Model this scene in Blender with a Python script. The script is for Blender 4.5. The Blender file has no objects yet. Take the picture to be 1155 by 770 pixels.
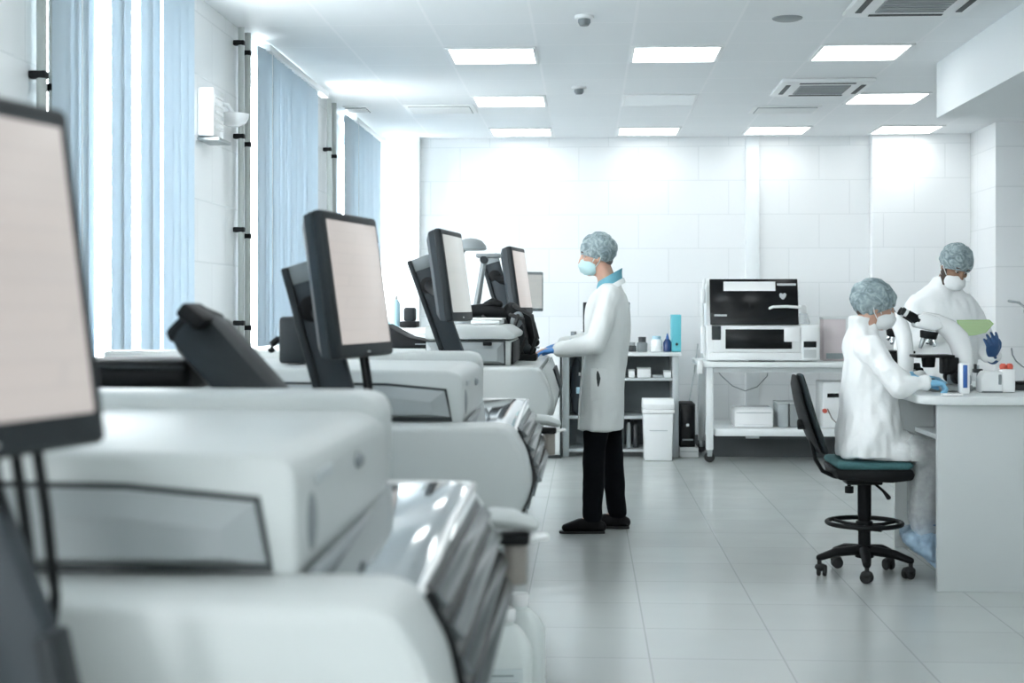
import bpy, bmesh, math, random
from mathutils import Vector, Matrix, Euler, noise
R = math.radians
random.seed(7)
SC = bpy.context.scene
COL = SC.collection
EYE, F, HOR = 1.35, 50 / 36 * 1155, 347.0
TH = math.atan((662 - 577.5) / F)

def P(px, py, d):
    """the place in the room that the photo shows at px, py when it stands d metres off"""
    rx = (px - 577.5) / F * d
    return Vector((rx * math.cos(TH) - d * math.sin(TH), rx * math.sin(TH) + d * math.cos(TH), EYE - (py - HOR) / F * d))

# ------------------------------------------------------------------ materials
MATS = {}
def mat(name, col, rough=.5, metal=0, var=0, scale=8, bump=0, bscale=60, emit=None, estr=0, alpha=1, coat=0, spec=.5, trans=0, sub=0):
    m = bpy.data.materials.new(name); m.use_nodes = True
    nt = m.node_tree; b = nt.nodes['Principled BSDF']
    c = (*col, 1)
    b.inputs['Base Color'].default_value = c
    b.inputs['Roughness'].default_value = rough
    b.inputs['Metallic'].default_value = metal
    b.inputs['Specular IOR Level'].default_value = spec
    if coat: b.inputs['Coat Weight'].default_value = coat; b.inputs['Coat Roughness'].default_value = .05
    if sub: b.inputs['Subsurface Weight'].default_value = sub; b.inputs['Subsurface Radius'].default_value = (.02, .008, .004)
    if alpha < 1: b.inputs['Alpha'].default_value = alpha
    if emit: b.inputs['Emission Color'].default_value = (*emit, 1); b.inputs['Emission Strength'].default_value = estr
    tc = nt.nodes.new('ShaderNodeTexCoord')
    if var:
        n = nt.nodes.new('ShaderNodeTexNoise'); n.inputs['Scale'].default_value = scale; n.inputs['Detail'].default_value = 4
        nt.links.new(tc.outputs['Object'], n.inputs['Vector'])
        mx = nt.nodes.new('ShaderNodeMix'); mx.data_type = 'RGBA'
        mx.inputs[6].default_value = (*[max(0, v * (1 - var)) for v in col], 1)
        mx.inputs[7].default_value = (*[min(1, v * (1 + var)) for v in col], 1)
        nt.links.new(n.outputs['Fac'], mx.inputs[0]); nt.links.new(mx.outputs[2], b.inputs['Base Color'])
    if bump:
        n2 = nt.nodes.new('ShaderNodeTexNoise'); n2.inputs['Scale'].default_value = bscale
        nt.links.new(tc.outputs['Object'], n2.inputs['Vector'])
        bp = nt.nodes.new('ShaderNodeBump'); bp.inputs['Strength'].default_value = bump; bp.inputs['Distance'].default_value = .01
        nt.links.new(n2.outputs['Fac'], bp.inputs['Height']); nt.links.new(bp.outputs['Normal'], b.inputs['Normal'])
    MATS[name] = m
    return m

def brick_mat(name, col, mortar, w, h, axes, off=(0, 0), offset=.5, msize=.004, rough=.3, var=.03, bump=.25, coat=0):
    """big tiles laid in the plane of two object axes"""
    m = bpy.data.materials.new(name); m.use_nodes = True
    nt = m.node_tree; b = nt.nodes['Principled BSDF']
    tc = nt.nodes.new('ShaderNodeTexCoord'); sx = nt.nodes.new('ShaderNodeSeparateXYZ'); cx = nt.nodes.new('ShaderNodeCombineXYZ')
    nt.links.new(tc.outputs['Object'], sx.inputs[0])
    for i, a in enumerate(axes):
        ad = nt.nodes.new('ShaderNodeMath'); ad.operation = 'SUBTRACT'; ad.inputs[1].default_value = off[i]
        nt.links.new(sx.outputs[a], ad.inputs[0]); nt.links.new(ad.outputs[0], cx.inputs[i])
    br = nt.nodes.new('ShaderNodeTexBrick')
    br.inputs['Scale'].default_value = 1; br.inputs['Brick Width'].default_value = w; br.inputs['Row Height'].default_value = h
    br.inputs['Mortar Size'].default_value = msize; br.inputs['Mortar Smooth'].default_value = .3; br.offset = offset; br.squash = 1
    br.inputs['Color1'].default_value = (*[v * (1 - var) for v in col], 1); br.inputs['Color2'].default_value = (*[min(1, v * (1 + var)) for v in col], 1)
    br.inputs['Mortar'].default_value = (*mortar, 1)
    nt.links.new(cx.outputs[0], br.inputs['Vector']); nt.links.new(br.outputs['Color'], b.inputs['Base Color'])
    b.inputs['Roughness'].default_value = rough
    if coat: b.inputs['Coat Weight'].default_value = coat; b.inputs['Coat Roughness'].default_value = .1
    bp = nt.nodes.new('ShaderNodeBump'); bp.inputs['Strength'].default_value = bump; bp.inputs['Distance'].default_value = .004; bp.invert = True
    nt.links.new(br.outputs['Fac'], bp.inputs['Height']); nt.links.new(bp.outputs['Normal'], b.inputs['Normal'])
    n = nt.nodes.new('ShaderNodeTexNoise'); n.inputs['Scale'].default_value = 3; nt.links.new(tc.outputs['Object'], n.inputs['Vector'])
    mr = nt.nodes.new('ShaderNodeMapRange'); mr.inputs['To Min'].default_value = rough * .75; mr.inputs['To Max'].default_value = rough * 1.3
    nt.links.new(n.outputs['Fac'], mr.inputs['Value']); nt.links.new(mr.outputs['Result'], b.inputs['Roughness'])
    return m

def thin_mat(name, col, transp, rough=.1, glossy=.08):
    """thin see-through sheet: part transparent, part diffuse or glossy"""
    m = bpy.data.materials.new(name); m.use_nodes = True; nt = m.node_tree
    for n in list(nt.nodes): nt.nodes.remove(n)
    o = nt.nodes.new('ShaderNodeOutputMaterial'); t = nt.nodes.new('ShaderNodeBsdfTransparent'); d = nt.nodes.new('ShaderNodeBsdfPrincipled')
    d.inputs['Base Color'].default_value = (*col, 1); d.inputs['Roughness'].default_value = rough
    mx = nt.nodes.new('ShaderNodeMixShader'); mx.inputs[0].default_value = 1 - transp
    nz = nt.nodes.new('ShaderNodeTexNoise'); nz.inputs['Scale'].default_value = 30
    tc = nt.nodes.new('ShaderNodeTexCoord'); nt.links.new(tc.outputs['Object'], nz.inputs['Vector'])
    mr = nt.nodes.new('ShaderNodeMapRange'); mr.inputs['To Min'].default_value = max(0, 1 - transp - .12); mr.inputs['To Max'].default_value = min(1, 1 - transp + .12)
    nt.links.new(nz.outputs['Fac'], mr.inputs['Value']); nt.links.new(mr.outputs['Result'], mx.inputs[0])
    nt.links.new(t.outputs[0], mx.inputs[1]); nt.links.new(d.outputs[0], mx.inputs[2]); nt.links.new(mx.outputs[0], o.inputs[0])
    MATS[name] = m
    return m

def screen_mat(name, c0, c1, estr):
    """lit display: faint rows of a work list"""
    m = mat(name, (.02, .02, .02), .30)
    nt = m.node_tree; b = nt.nodes['Principled BSDF']
    tc = nt.nodes.new('ShaderNodeTexCoord'); mp = nt.nodes.new('ShaderNodeMapping'); nt.links.new(tc.outputs['Object'], mp.inputs[0])
    br = nt.nodes.new('ShaderNodeTexBrick'); br.inputs['Scale'].default_value = 1; br.inputs['Brick Width'].default_value = .11; br.inputs['Row Height'].default_value = .03
    br.inputs['Mortar Size'].default_value = .004; br.inputs['Mortar Smooth'].default_value = 1
    br.inputs['Color1'].default_value = (*c0, 1); br.inputs['Color2'].default_value = (*c1, 1); br.inputs['Mortar'].default_value = (*[v * .96 for v in c1], 1)
    sx = nt.nodes.new('ShaderNodeSeparateXYZ'); cx = nt.nodes.new('ShaderNodeCombineXYZ')
    nt.links.new(mp.outputs[0], sx.inputs[0]); nt.links.new(sx.outputs[0], cx.inputs[0]); nt.links.new(sx.outputs[2], cx.inputs[1]); nt.links.new(cx.outputs[0], br.inputs['Vector'])
    nt.links.new(br.outputs['Color'], b.inputs['Emission Color']); b.inputs['Emission Strength'].default_value = estr
    return m

W = dict(
    ceil=None,
)
mat('case_white', (.47, .50, .495), .42, var=.03, scale=3)
mat('case_grey', (.27, .295, .30), .4, var=.04, scale=4)
mat('case_mid', (.20, .225, .235), .45, var=.05)
mat('seam_dark', (.02, .028, .03), .5)
mat('dark_plastic', (.016, .021, .024), .5, var=.12, scale=10, spec=.25)
mat('slate_plastic', (.028, .037, .044), .5, var=.1, scale=9, spec=.3)
mat('black_plastic', (.005, .006, .007), .55, var=.15, spec=.2)
mat('black_gloss', (.004, .005, .006), .18, spec=.3)
mat('rubber', (.015, .016, .017), .7)
mat('mirror_black', (.44, .47, .48), .05, metal=.85, var=.05, scale=2)
mat('chrome', (.72, .75, .76), .16, metal=1)
mat('slat_steel', (.13, .145, .15), .24, metal=1)
mat('steel', (.42, .45, .46), .35, metal=.9)
mat('white_paint', (.80, .83, .83), .4, var=.02)
mat('white_gloss', (.86, .87, .87), .2, coat=.3)
mat('white_plastic', (.80, .82, .82), .35, var=.02)
mat('laminate', (.52, .55, .55), .45, var=.03, scale=5)
mat('laminate_edge', (.72, .75, .75), .35)
mat('shelf_grey', (.48, .52, .53), .5, var=.04)
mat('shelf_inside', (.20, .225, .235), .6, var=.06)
mat('blind', (.52, .61, .67), .65, var=.05, scale=4)
mat('pipe', (.42, .45, .43), .5, var=.06)
mat('coat', (.78, .81, .80), .8, var=.03, scale=14, bump=.12, bscale=180)
mat('gown', (.90, .915, .915), .55, var=.04, scale=16, bump=.45, bscale=22)
mat('trouser', (.005, .006, .008), .9, var=.2, bump=.1, bscale=120, spec=.1)
mat('trouser_grey', (.06, .08, .09), .85, var=.2)
mat('shoe', (.004, .004, .005), .6, spec=.2)
mat('scrub_teal', (.14, .38, .47), .8, var=.1, scale=20)
mat('mask_teal', (.50, .70, .72), .8, var=.05, scale=30)
mat('mask_white', (.80, .82, .82), .8, var=.04, scale=30)
mat('glove_blue', (.06, .22, .52), .45, var=.2, scale=25)
mat('glove_pale', (.22, .50, .72), .5, var=.15, scale=25)
mat('glove_navy', (.035, .10, .25), .45, var=.2, scale=25)
mat('glove_lavender', (.46, .52, .68), .5, var=.1, scale=25)
mat('shoe_cover', (.36, .50, .64), .45, var=.3, scale=22, bump=.5, bscale=28)
mat('cover_band', (.04, .10, .20), .5)
mat('skin', (.52, .31, .23), .5, var=.08, scale=30, sub=.08)
mat('skin_dark', (.26, .145, .09), .5, var=.1, scale=30, sub=.05)
mat('hair_brown', (.06, .04, .03), .6, var=.3, scale=40)
mat('hair_grey', (.13, .12, .11), .6, var=.3, scale=40)
mat('eye', (.02, .015, .012), .15)
mat('eye_white', (.42, .40, .38), .4)
mat('fabric_teal', (.05, .14, .15), .9, var=.2, scale=60, bump=.2, bscale=300)
mat('fabric_dark', (.012, .022, .025), .85, var=.2, scale=60)
mat('bottle_hdpe', (.72, .77, .755), .4, var=.03)
mat('label_paper', (.60, .66, .66), .6, var=.04)
mat('print_grey', (.28, .33, .34), .6)
mat('tube_beige', (.24, .22, .20), .45, var=.1)
mat('binder_teal', (.12, .50, .58), .5, var=.06)
mat('bottle_navy', (.02, .05, .16), .2)
mat('bottle_blue', (.45, .68, .78), .25)
mat('jar_dark', (.04, .045, .05), .25)
mat('red_plastic', (.62, .11, .07), .4)
mat('blue_plastic', (.02, .10, .34), .35)
mat('pink_paper', (.72, .64, .65), .6, var=.03)
mat('folder_green', (.42, .56, .30), .5, var=.06)
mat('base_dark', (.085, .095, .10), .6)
mat('box_grey', (.42, .46, .47), .45, var=.05)
mat('silver_mark', (.55, .57, .58), .3, metal=.6)
mat('vent_grey', (.30, .32, .33), .5)
mat('lamp_on', (.9, .9, .9), .5, emit=(.97, 1.0, 1.0), estr=2.7)
mat('lamp_off', (.84, .87, .88), .4)
thin_mat('hairnet', (.40, .50, .53), .16, .7)
def net_nodes():
    nt = MATS['hairnet'].node_tree; b = [n for n in nt.nodes if n.type == 'BSDF_PRINCIPLED'][0]
    tc = nt.nodes.new('ShaderNodeTexCoord'); n = nt.nodes.new('ShaderNodeTexNoise'); n.inputs['Scale'].default_value = 20; n.inputs['Detail'].default_value = 3; n.inputs['Distortion'].default_value = 2.2
    r = nt.nodes.new('ShaderNodeValToRGB'); e = r.color_ramp.elements; e[0].position = .35; e[0].color = (.17, .235, .255, 1); e[1].position = .68; e[1].color = (.47, .57, .59, 1)
    nt.links.new(tc.outputs['Object'], n.inputs['Vector']); nt.links.new(n.outputs['Fac'], r.inputs[0]); nt.links.new(r.outputs[0], b.inputs['Base Color'])
net_nodes()
thin_mat('gown_thin', (.80, .83, .83), .60, .5)
thin_mat('clear_plastic', (.75, .80, .82), .55, .15)
thin_mat('green_sheet', (.40, .62, .24), .25, .4)
screen_mat('screen_warm', (.66, .61, .58), (.64, .60, .575), .42)
screen_mat('screen_cool', (.55, .59, .58), (.60, .63, .61), .40)

# ------------------------------------------------------------------ objects
WM = {}
def link(o): COL.objects.link(o); return o
def tag(o, label, cat, group=None):
    o['label'] = label; o['category'] = cat
    if group: o['group'] = group
    return o
def thing(name, label, cat, loc=(0, 0, 0), rotz=0, group=None):
    o = link(bpy.data.objects.new(name, None)); o.empty_display_size = .05
    o.location = loc; o.rotation_euler = (0, 0, rotz)
    WM[o.name] = Matrix.Translation(Vector(loc)) @ Matrix.Rotation(rotz, 4, 'Z')
    return tag(o, label, cat, group)
def smooth(me, ang=38):
    for p in me.polygons: p.use_smooth = True
    me.set_sharp_from_angle(angle=R(ang))
def obj(name, sh, m, parent=None, world=True, label=None, ang=38):
    """links the shape as ONE mesh object. World-space shape unless world=False (then in the parent's own frame)"""
    me = sh if isinstance(sh, bpy.types.Mesh) else sh.mesh(name)
    smooth(me, ang)
    me.materials.clear(); me.materials.append(MATS[m] if isinstance(m, str) else m)
    o = link(bpy.data.objects.new(name, me))
    M = Matrix.Identity(4)
    if parent:
        o.parent = parent; M = WM[parent.name]
        if world: me.transform(M.inverted())
    WM[o.name] = M
    if label: o['label'] = label
    return o
def single(name, sh, m, label, cat, loc=None, group=None, ang=38):
    """a thing that is one mesh; origin goes to loc"""
    o = obj(name, sh, m, ang=ang)
    if loc is not None:
        o.data.transform(Matrix.Translation(-Vector(loc))); o.location = loc; WM[o.name] = Matrix.Translation(Vector(loc))
    return tag(o, label, cat, group)
def struct(name, sh, m, parent=None, ang=38):
    o = obj(name, sh, m, parent, ang=ang)
    if not parent: o['kind'] = 'structure'
    return o
def copy_thing(o, M):
    """copy of a thing, its parts and sub-parts; M is the new world matrix"""
    c = link(o.copy()); c.matrix_world = M; WM[c.name] = M
    def kids(a, b):
        for ch in [x for x in a.children]:
            k = link(ch.copy()); k.parent = b; kids(ch, k)
    kids(o, c)
    return c

class S:
    """collects shapes into one mesh"""
    def __init__(s): s.bm = bmesh.new()
    def mesh(s, name='m'):
        bmesh.ops.recalc_face_normals(s.bm, faces=s.bm.faces[:])
        me = bpy.data.meshes.new(name); s.bm.to_mesh(me); s.bm.free(); return me
    def add(s, t, M=None):
        if M is not None: t.transform(M)
        me = bpy.data.meshes.new('t'); t.to_mesh(me); t.free(); s.bm.from_mesh(me); bpy.data.meshes.remove(me); return s
    def box(s, x0, x1, y0, y1, z0, z1, bev=0, seg=2, M=None):
        t = bmesh.new(); bmesh.ops.create_cube(t, size=1)
        for v in t.verts: v.co = Vector(((x0 + x1) / 2 + v.co.x * (x1 - x0), (y0 + y1) / 2 + v.co.y * (y1 - y0), (z0 + z1) / 2 + v.co.z * (z1 - z0)))
        if bev: bmesh.ops.bevel(t, geom=t.edges[:], offset=min(bev, .49 * min(x1 - x0, y1 - y0, z1 - z0)), segments=seg, affect='EDGES', profile=.5)
        return s.add(t, M)
    def prism(s, pts, a0, a1, axis='y', bev=0, seg=2, M=None):
        """outline (2-D points) pulled along an axis"""
        t = bmesh.new()
        def mk(u, v, a): return {'y': (u, a, v), 'x': (a, u, v), 'z': (u, v, a)}[axis]
        A = [t.verts.new(mk(u, v, a0)) for u, v in pts]; B = [t.verts.new(mk(u, v, a1)) for u, v in pts]
        t.faces.new(A); t.faces.new(B[::-1]); n = len(pts)
        for i in range(n): t.faces.new((A[i], B[i], B[(i + 1) % n], A[(i + 1) % n]))
        bmesh.ops.recalc_face_normals(t, faces=t.faces[:])
        if bev: bmesh.ops.bevel(t, geom=t.edges[:], offset=bev, segments=seg, affect='EDGES', profile=.5, clamp_overlap=True)
        return s.add(t, M)
    def loft(s, rings, caps=True, M=None):
        """rings: lists of points of equal length"""
        t = bmesh.new(); V = [[t.verts.new(p) for p in r] for r in rings]; n = len(rings[0])
        for a, b in zip(V, V[1:]):
            for i in range(n): t.faces.new((a[i], a[(i + 1) % n], b[(i + 1) % n], b[i]))
        if caps: t.faces.new(V[0][::-1]); t.faces.new(V[-1])
        bmesh.ops.recalc_face_normals(t, faces=t.faces[:])
        return s.add(t, M)
    def sweep(s, pts, rad, ref=(0, 0, 1), n=14, round_ends=True, M=None):
        """tube along pts; rad = number or (a, b) per point; b lies along ref"""
        pts = [Vector(p) for p in pts]; k = len(pts)
        if not isinstance(rad, (list,)): rad = [rad] * k
        rad = [r if isinstance(r, (tuple, list)) else (r, r) for r in rad]
        ref = Vector(ref); rings = []
        tang = []
        for i in range(k):
            a = pts[max(i - 1, 0)]; b = pts[min(i + 1, k - 1)]
            if 0 < i < k - 1: d = (pts[i] - a).normalized() + (b - pts[i]).normalized()
            else: d = b - a
            tang.append(d.normalized() if d.length > 1e-9 else Vector((0, 0, 1)))
        def ring(c, d, r):
            rr = ref if abs(ref.dot(d)) < .97 else (Vector((1, 0, 0)) if abs(d.x) < .9 else Vector((0, 1, 0)))
            u = rr.cross(d).normalized(); w = d.cross(u).normalized()
            return [c + u * (math.cos(2 * math.pi * j / n) * r[0]) + w * (math.sin(2 * math.pi * j / n) * r[1]) for j in range(n)]
        if round_ends:
            for f in (1.0, .75, .4):
                q = math.sqrt(max(0, 1 - f * f)); q = max(q, .08); m = min(rad[0])
                rings.append(ring(pts[0] - tang[0] * m * f, tang[0], (rad[0][0] * q, rad[0][1] * q)))
        for i in range(k): rings.append(ring(pts[i], tang[i], rad[i]))
        if round_ends:
            for f in (.4, .75, 1.0):
                q = math.sqrt(max(0, 1 - f * f)); q = max(q, .08); m = min(rad[-1])
                rings.append(ring(pts[-1] + tang[-1] * m * f, tang[-1], (rad[-1][0] * q, rad[-1][1] * q)))
        return s.loft(rings, M=M)
    def cyl(s, a, b, r, r2=None, n=20, bev=0, M=None):
        a, b = Vector(a), Vector(b); r2 = r if r2 is None else r2
        t = bmesh.new(); L = (b - a).length
        bmesh.ops.create_cone(t, cap_ends=True, segments=n, radius1=r, radius2=r2, depth=L)
        if bev:
            ed = [e for e in t.edges if any(len(f.verts) > 4 for f in e.link_faces)]
            bmesh.ops.bevel(t, geom=ed, offset=bev, segments=2, affect='EDGES', profile=.5)
        q = (b - a).to_track_quat('Z', 'Y').to_matrix().to_4x4()
        t.transform(Matrix.Translation((a + b) / 2) @ q)
        return s.add(t, M)
    def ell(s, c, r, rot=None, n=20, M=None):
        t = bmesh.new(); bmesh.ops.create_uvsphere(t, u_segments=n, v_segments=max(8, n // 2 + 2), radius=1)
        m = Matrix.Translation(Vector(c)) @ (Euler(rot).to_matrix().to_4x4() if rot else Matrix.Identity(4)) @ Matrix.Diagonal((*r, 1))
        t.transform(m)
        return s.add(t, M)
    def lathe(s, prof, c=(0, 0, 0), n=24, M=None):
        c = Vector(c)
        return s.loft([[c + Vector((max(r, .0005) * math.cos(2 * math.pi * j / n), max(r, .0005) * math.sin(2 * math.pi * j / n), z)) for j in range(n)] for r, z in prof], M=M)
    def torus(s, c, R0, r, n=36, k=10, M=None, rot=None):
        t = bmesh.new(); V = []
        for i in range(n):
            a = 2 * math.pi * i / n
            V.append([t.verts.new(((R0 + r * math.cos(2 * math.pi * j / k)) * math.cos(a), (R0 + r * math.cos(2 * math.pi * j / k)) * math.sin(a), r * math.sin(2 * math.pi * j / k))) for j in range(k)])
        for i in range(n):
            for j in range(k): t.faces.new((V[i][j], V[(i + 1) % n][j], V[(i + 1) % n][(j + 1) % k], V[i][(j + 1) % k]))
        t.transform(Matrix.Translation(Vector(c)) @ (Euler(rot).to_matrix().to_4x4() if rot else Matrix.Identity(4)))
        return s.add(t, M)
    def cap_cut(s, co, no):
        """keep what lies on the side no points to, and close the cut"""
        r = bmesh.ops.bisect_plane(s.bm, geom=s.bm.verts[:] + s.bm.edges[:] + s.bm.faces[:], plane_co=co, plane_no=no, clear_inner=True)
        ed = [e for e in r['geom_cut'] if isinstance(e, bmesh.types.BMEdge)]
        if ed: bmesh.ops.holes_fill(s.bm, edges=ed)
        return s

def remesh(sh, voxel, it=4, wr=None, M=None):
    """one continuous skin around overlapping shapes; wr = (amount, scale, stretch) adds folds"""
    me = sh.mesh('r'); o = link(bpy.data.objects.new('r', me))
    m = o.modifiers.new('r', 'REMESH'); m.mode = 'VOXEL'; m.voxel_size = voxel
    if it: q = o.modifiers.new('s', 'SMOOTH'); q.iterations = it; q.factor = .5
    dg = bpy.context.evaluated_depsgraph_get(); dg.update()
    out = bpy.data.meshes.new_from_object(o.evaluated_get(dg)); bpy.data.objects.remove(o); bpy.data.meshes.remove(me)
    if wr:
        amt, sc, st = wr
        ns = [v.normal.copy() for v in out.vertices]
        for v, n in zip(out.vertices, ns):
            p = Vector((v.co.x * st[0], v.co.y * st[1], v.co.z * st[2])) * sc
            f = noise.noise(p) + .5 * noise.noise(p * 2.1 + Vector((3, 1, 7)))
            v.co += n * (amt * f)
    if M is not None: out.transform(M)
    return out

# ------------------------------------------------------------------ the room
def blind_nodes():
    m = MATS['blind']; nt = m.node_tree; b = nt.nodes['Principled BSDF']; o = nt.nodes['Material Output']
    t = nt.nodes.new('ShaderNodeBsdfTranslucent'); t.inputs[0].default_value = (.62, .70, .76, 1)
    mx = nt.nodes.new('ShaderNodeMixShader'); mx.inputs[0].default_value = .16
    nt.links.new(b.outputs[0], mx.inputs[1]); nt.links.new(t.outputs[0], mx.inputs[2]); nt.links.new(mx.outputs[0], o.inputs[0])
blind_nodes()
CEIL, WX, BY = 3.02, -2.08, 14.0
TILE = (.86, .875, .88); GROUT = (.76, .78, .785)
M_floor = brick_mat('floor_tiles', (.45, .475, .465), (.34, .36, .36), .515, .515, (0, 1), (.241, 5.5), offset=0, msize=.0035, rough=.22, var=.02, bump=.2)
M_ceil = brick_mat('ceiling_tiles', (.83, .85, .86), (.88, .89, .90), .6, .69, (0, 1), (-.92, 9.045), offset=0, msize=.010, rough=.7, var=.01, bump=.15)
M_back = brick_mat('wall_tiles', TILE, GROUT, .585, .333, (0, 2), (-1.25, .266), msize=.0045, rough=.16, var=.012)
M_side = brick_mat('side_wall_tiles', TILE, GROUT, .585, .333, (1, 2), (.2, .266), msize=.0045, rough=.16, var=.012)
M_plain = mat('wall_paint', (.78, .81, .82), .5, var=.015, scale=2)
M_trim = mat('trim_paint', (.82, .85, .86), .35, var=.01)
M_glass = bpy.data.materials.new('window_glass'); M_glass.use_nodes = True
def glass_nodes():
    nt = M_glass.node_tree
    for n in list(nt.nodes): nt.nodes.remove(n)
    o = nt.nodes.new('ShaderNodeOutputMaterial'); t = nt.nodes.new('ShaderNodeBsdfTransparent'); g = nt.nodes.new('ShaderNodeBsdfGlossy'); g.inputs['Roughness'].default_value = .02
    mx = nt.nodes.new('ShaderNodeMixShader'); mx.inputs[0].default_value = .06; nt.links.new(t.outputs[0], mx.inputs[1]); nt.links.new(g.outputs[0], mx.inputs[2]); nt.links.new(mx.outputs[0], o.inputs[0])
glass_nodes()

XR, YN = 5.0, -4.6
struct('floor', S().box(WX - .3, XR + .2, YN - .2, BY + .2, -.12, 0), M_floor)
struct('ceiling', S().box(WX - .3, XR + .2, YN - .2, BY + .2, CEIL, CEIL + .12), M_ceil)
struct('wall_back', S().box(WX - .3, XR + .2, BY, BY + .2, 0, CEIL), M_back)
struct('wall_right', S().box(XR, XR + .2, YN - .2, BY, 0, CEIL), M_side)
struct('wall_front', S().box(WX - .3, XR + .2, YN - .2, YN, 0, CEIL), M_plain)
WIN = [(-3.9, -1.9), (2.0, 4.0), (5.35, 7.35), (8.7, 10.75), (12.0, 13.86)]  # first two windows are unseen, added to bring in daylight
wl = S(); SILL, HEAD = .90, 2.94
wl.box(WX - .3, WX, YN - .2, BY, 0, SILL); wl.box(WX - .3, WX, YN - .2, BY, HEAD, CEIL)
edges = [YN - .2] + [v for w in WIN for v in w] + [BY]
for a, b in zip(edges[::2], edges[1::2]): wl.box(WX - .3, WX, a, b, SILL, HEAD)
struct('wall_left', wl, M_side)
for i, (a, b) in enumerate(WIN):
    s = S(); x0, x1 = WX - .26, WX - .20
    s.box(x0, x1, a, b, SILL, SILL + .06, .008); s.box(x0, x1, a, b, HEAD - .06, HEAD, .008)
    for y in (a, (a + b) / 2 - .03, b - .06): s.box(x0, x1, y, y + .06, SILL + .06, HEAD - .06, .008)
    w = struct('window_%d' % (i + 1), s, 'white_plastic')
    struct('pane', S().box(x0 + .025, x0 + .031, a + .05, b - .05, SILL + .05, HEAD - .05), M_glass, w)
    struct('sill', S().box(WX - .2, WX + .09, a - .03, b + .03 if b < 13.8 else b, SILL, SILL + .03, .008), 'white_plastic', w)
# piers and strips on the back wall
struct('trim_1', S().box(1.545, 1.675, BY - .05, BY, 0, CEIL, .004), M_trim)
struct('column_1', S().box(2.74, 3.67, BY - .16, BY, 0, CEIL, .003), M_back)
struct('column_2', S().box(3.67, 3.965, 13.0, BY, 0, CEIL, .003), brick_mat('column_tiles', TILE, GROUT, .72, .36, (1, 2), (13.6, .28), offset=0, msize=.006, rough=.2, var=.01))
struct('column_3', S().box(WX, -1.64, BY - .14, BY, 0, CEIL, .003), M_plain)
struct('beam_1', S().box(2.385, XR, YN, 9.85, 2.645, CEIL), M_plain)
struct('baseboard_back', S().box(-1.64, 2.74, BY - .035, BY, 0, .11, .004), 'base_dark')
struct('baseboard_left', S().box(WX, WX + .02, YN, BY, 0, .10, .004), 'base_dark')

# blinds
def y_at(px, x):
    return x / math.tan(math.atan((px - 577.5) / F) - TH)
def blind(px_runs, px_open, x, y0, y1, label):
    t = thing('vertical_blind', label, 'blind', (x, (y0 + y1) / 2, HEAD), group='vertical blinds at the windows')
    obj('headrail', S().box(x - .03, x + .03, y0, y1, HEAD + .012, HEAD + .055, .008), 'white_plastic', t)
    s = S(); k = 0
    def slat(y, ang):
        s.box(-.0635, .0635, -.0009, .0009, SILL + .05, HEAD + .012, M=Matrix.Translation((x, y, 0)) @ Matrix.Rotation(ang, 4, 'Z'))
    for a, b in px_runs:
        ya, yb = y_at(a, x), y_at(b, x); n = max(1, round((yb - ya) / .108))
        for i in range(n):
            k += 1
            slat(ya + (yb - ya) * (i + .5) / n, R(90) - R((6, 11, 8, 14, 5)[k % 5]))
    if not px_runs:
        n = int((y1 - y0) / .108)
        for i in range(n): slat(y0 + .1 + (y1 - y0 - .2) * i / (n - 1), R(90) - R((6, 11, 8, 14, 5)[i % 5]))
    for p in px_open:
        y = y_at(p, x); slat(y, math.atan2(y, x) + R(2))
    obj('slats', s, 'blind', t)
    c = S()
    c.sweep([(x + .035, y0 + .03, HEAD + .02), (x + .035, y0 + .03, 1.5)], .003, n=6)
    obj('chain', c, 'white_plastic', t)
blind([], [], -2.0, 2.05, 3.98, 'closed pale blue vertical blind outside the left edge of the view')  # unseen blind, added to hold back daylight from its window
blind([(64, 104), (129, 144), (162, 176), (186, 217)], [109, 114, 118, 122, 180], -2.0, 5.42, 7.25, 'pale blue vertical blind with wide open gaps, hanging nearest the camera')
blind([(293, 357)], [], -2.0, 8.78, 10.8, 'closed pale blue vertical blind hanging past the two grey pipes and wall box')
blind([(390, 428)], [], -2.0, 12.15, 13.84, 'narrow looking pale blue vertical blind beside the back wall corner')

# heating pipes with clamps
def pipes(pxs, label, zs):
    xx = WX + .045
    ys = [y_at(p, xx) for p in pxs]
    t = thing('heating_pipes', label, 'pipes', (xx, ys[0], 0), group='pairs of upright pipes along the window wall')
    for y in ys: obj('pipe', S().cyl((xx, y, 0), (xx, y, CEIL - .02), .019, n=16), 'pipe', t)
    for j, y in enumerate(ys):
        for z in zs: obj('clamp', S().box(xx - .045, xx + .021, y - .021, y + .021, z - .015 - .03 * j, z + .015 - .03 * j, .006), 'black_plastic', t)
pipes((47, 60), 'pair of upright grey pipes with black clamps between leftmost monitor and nearest blind', (2.22, .8))
pipes((272, 279.5), 'pair of upright grey pipes with four pairs of black clamps beside the white wall box', (2.91, 2.36, 1.81, 1.26))
pipes((371, 377), 'pair of upright grey pipes between the closed blind and the corner blind', (2.6, 1.3))

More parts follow.
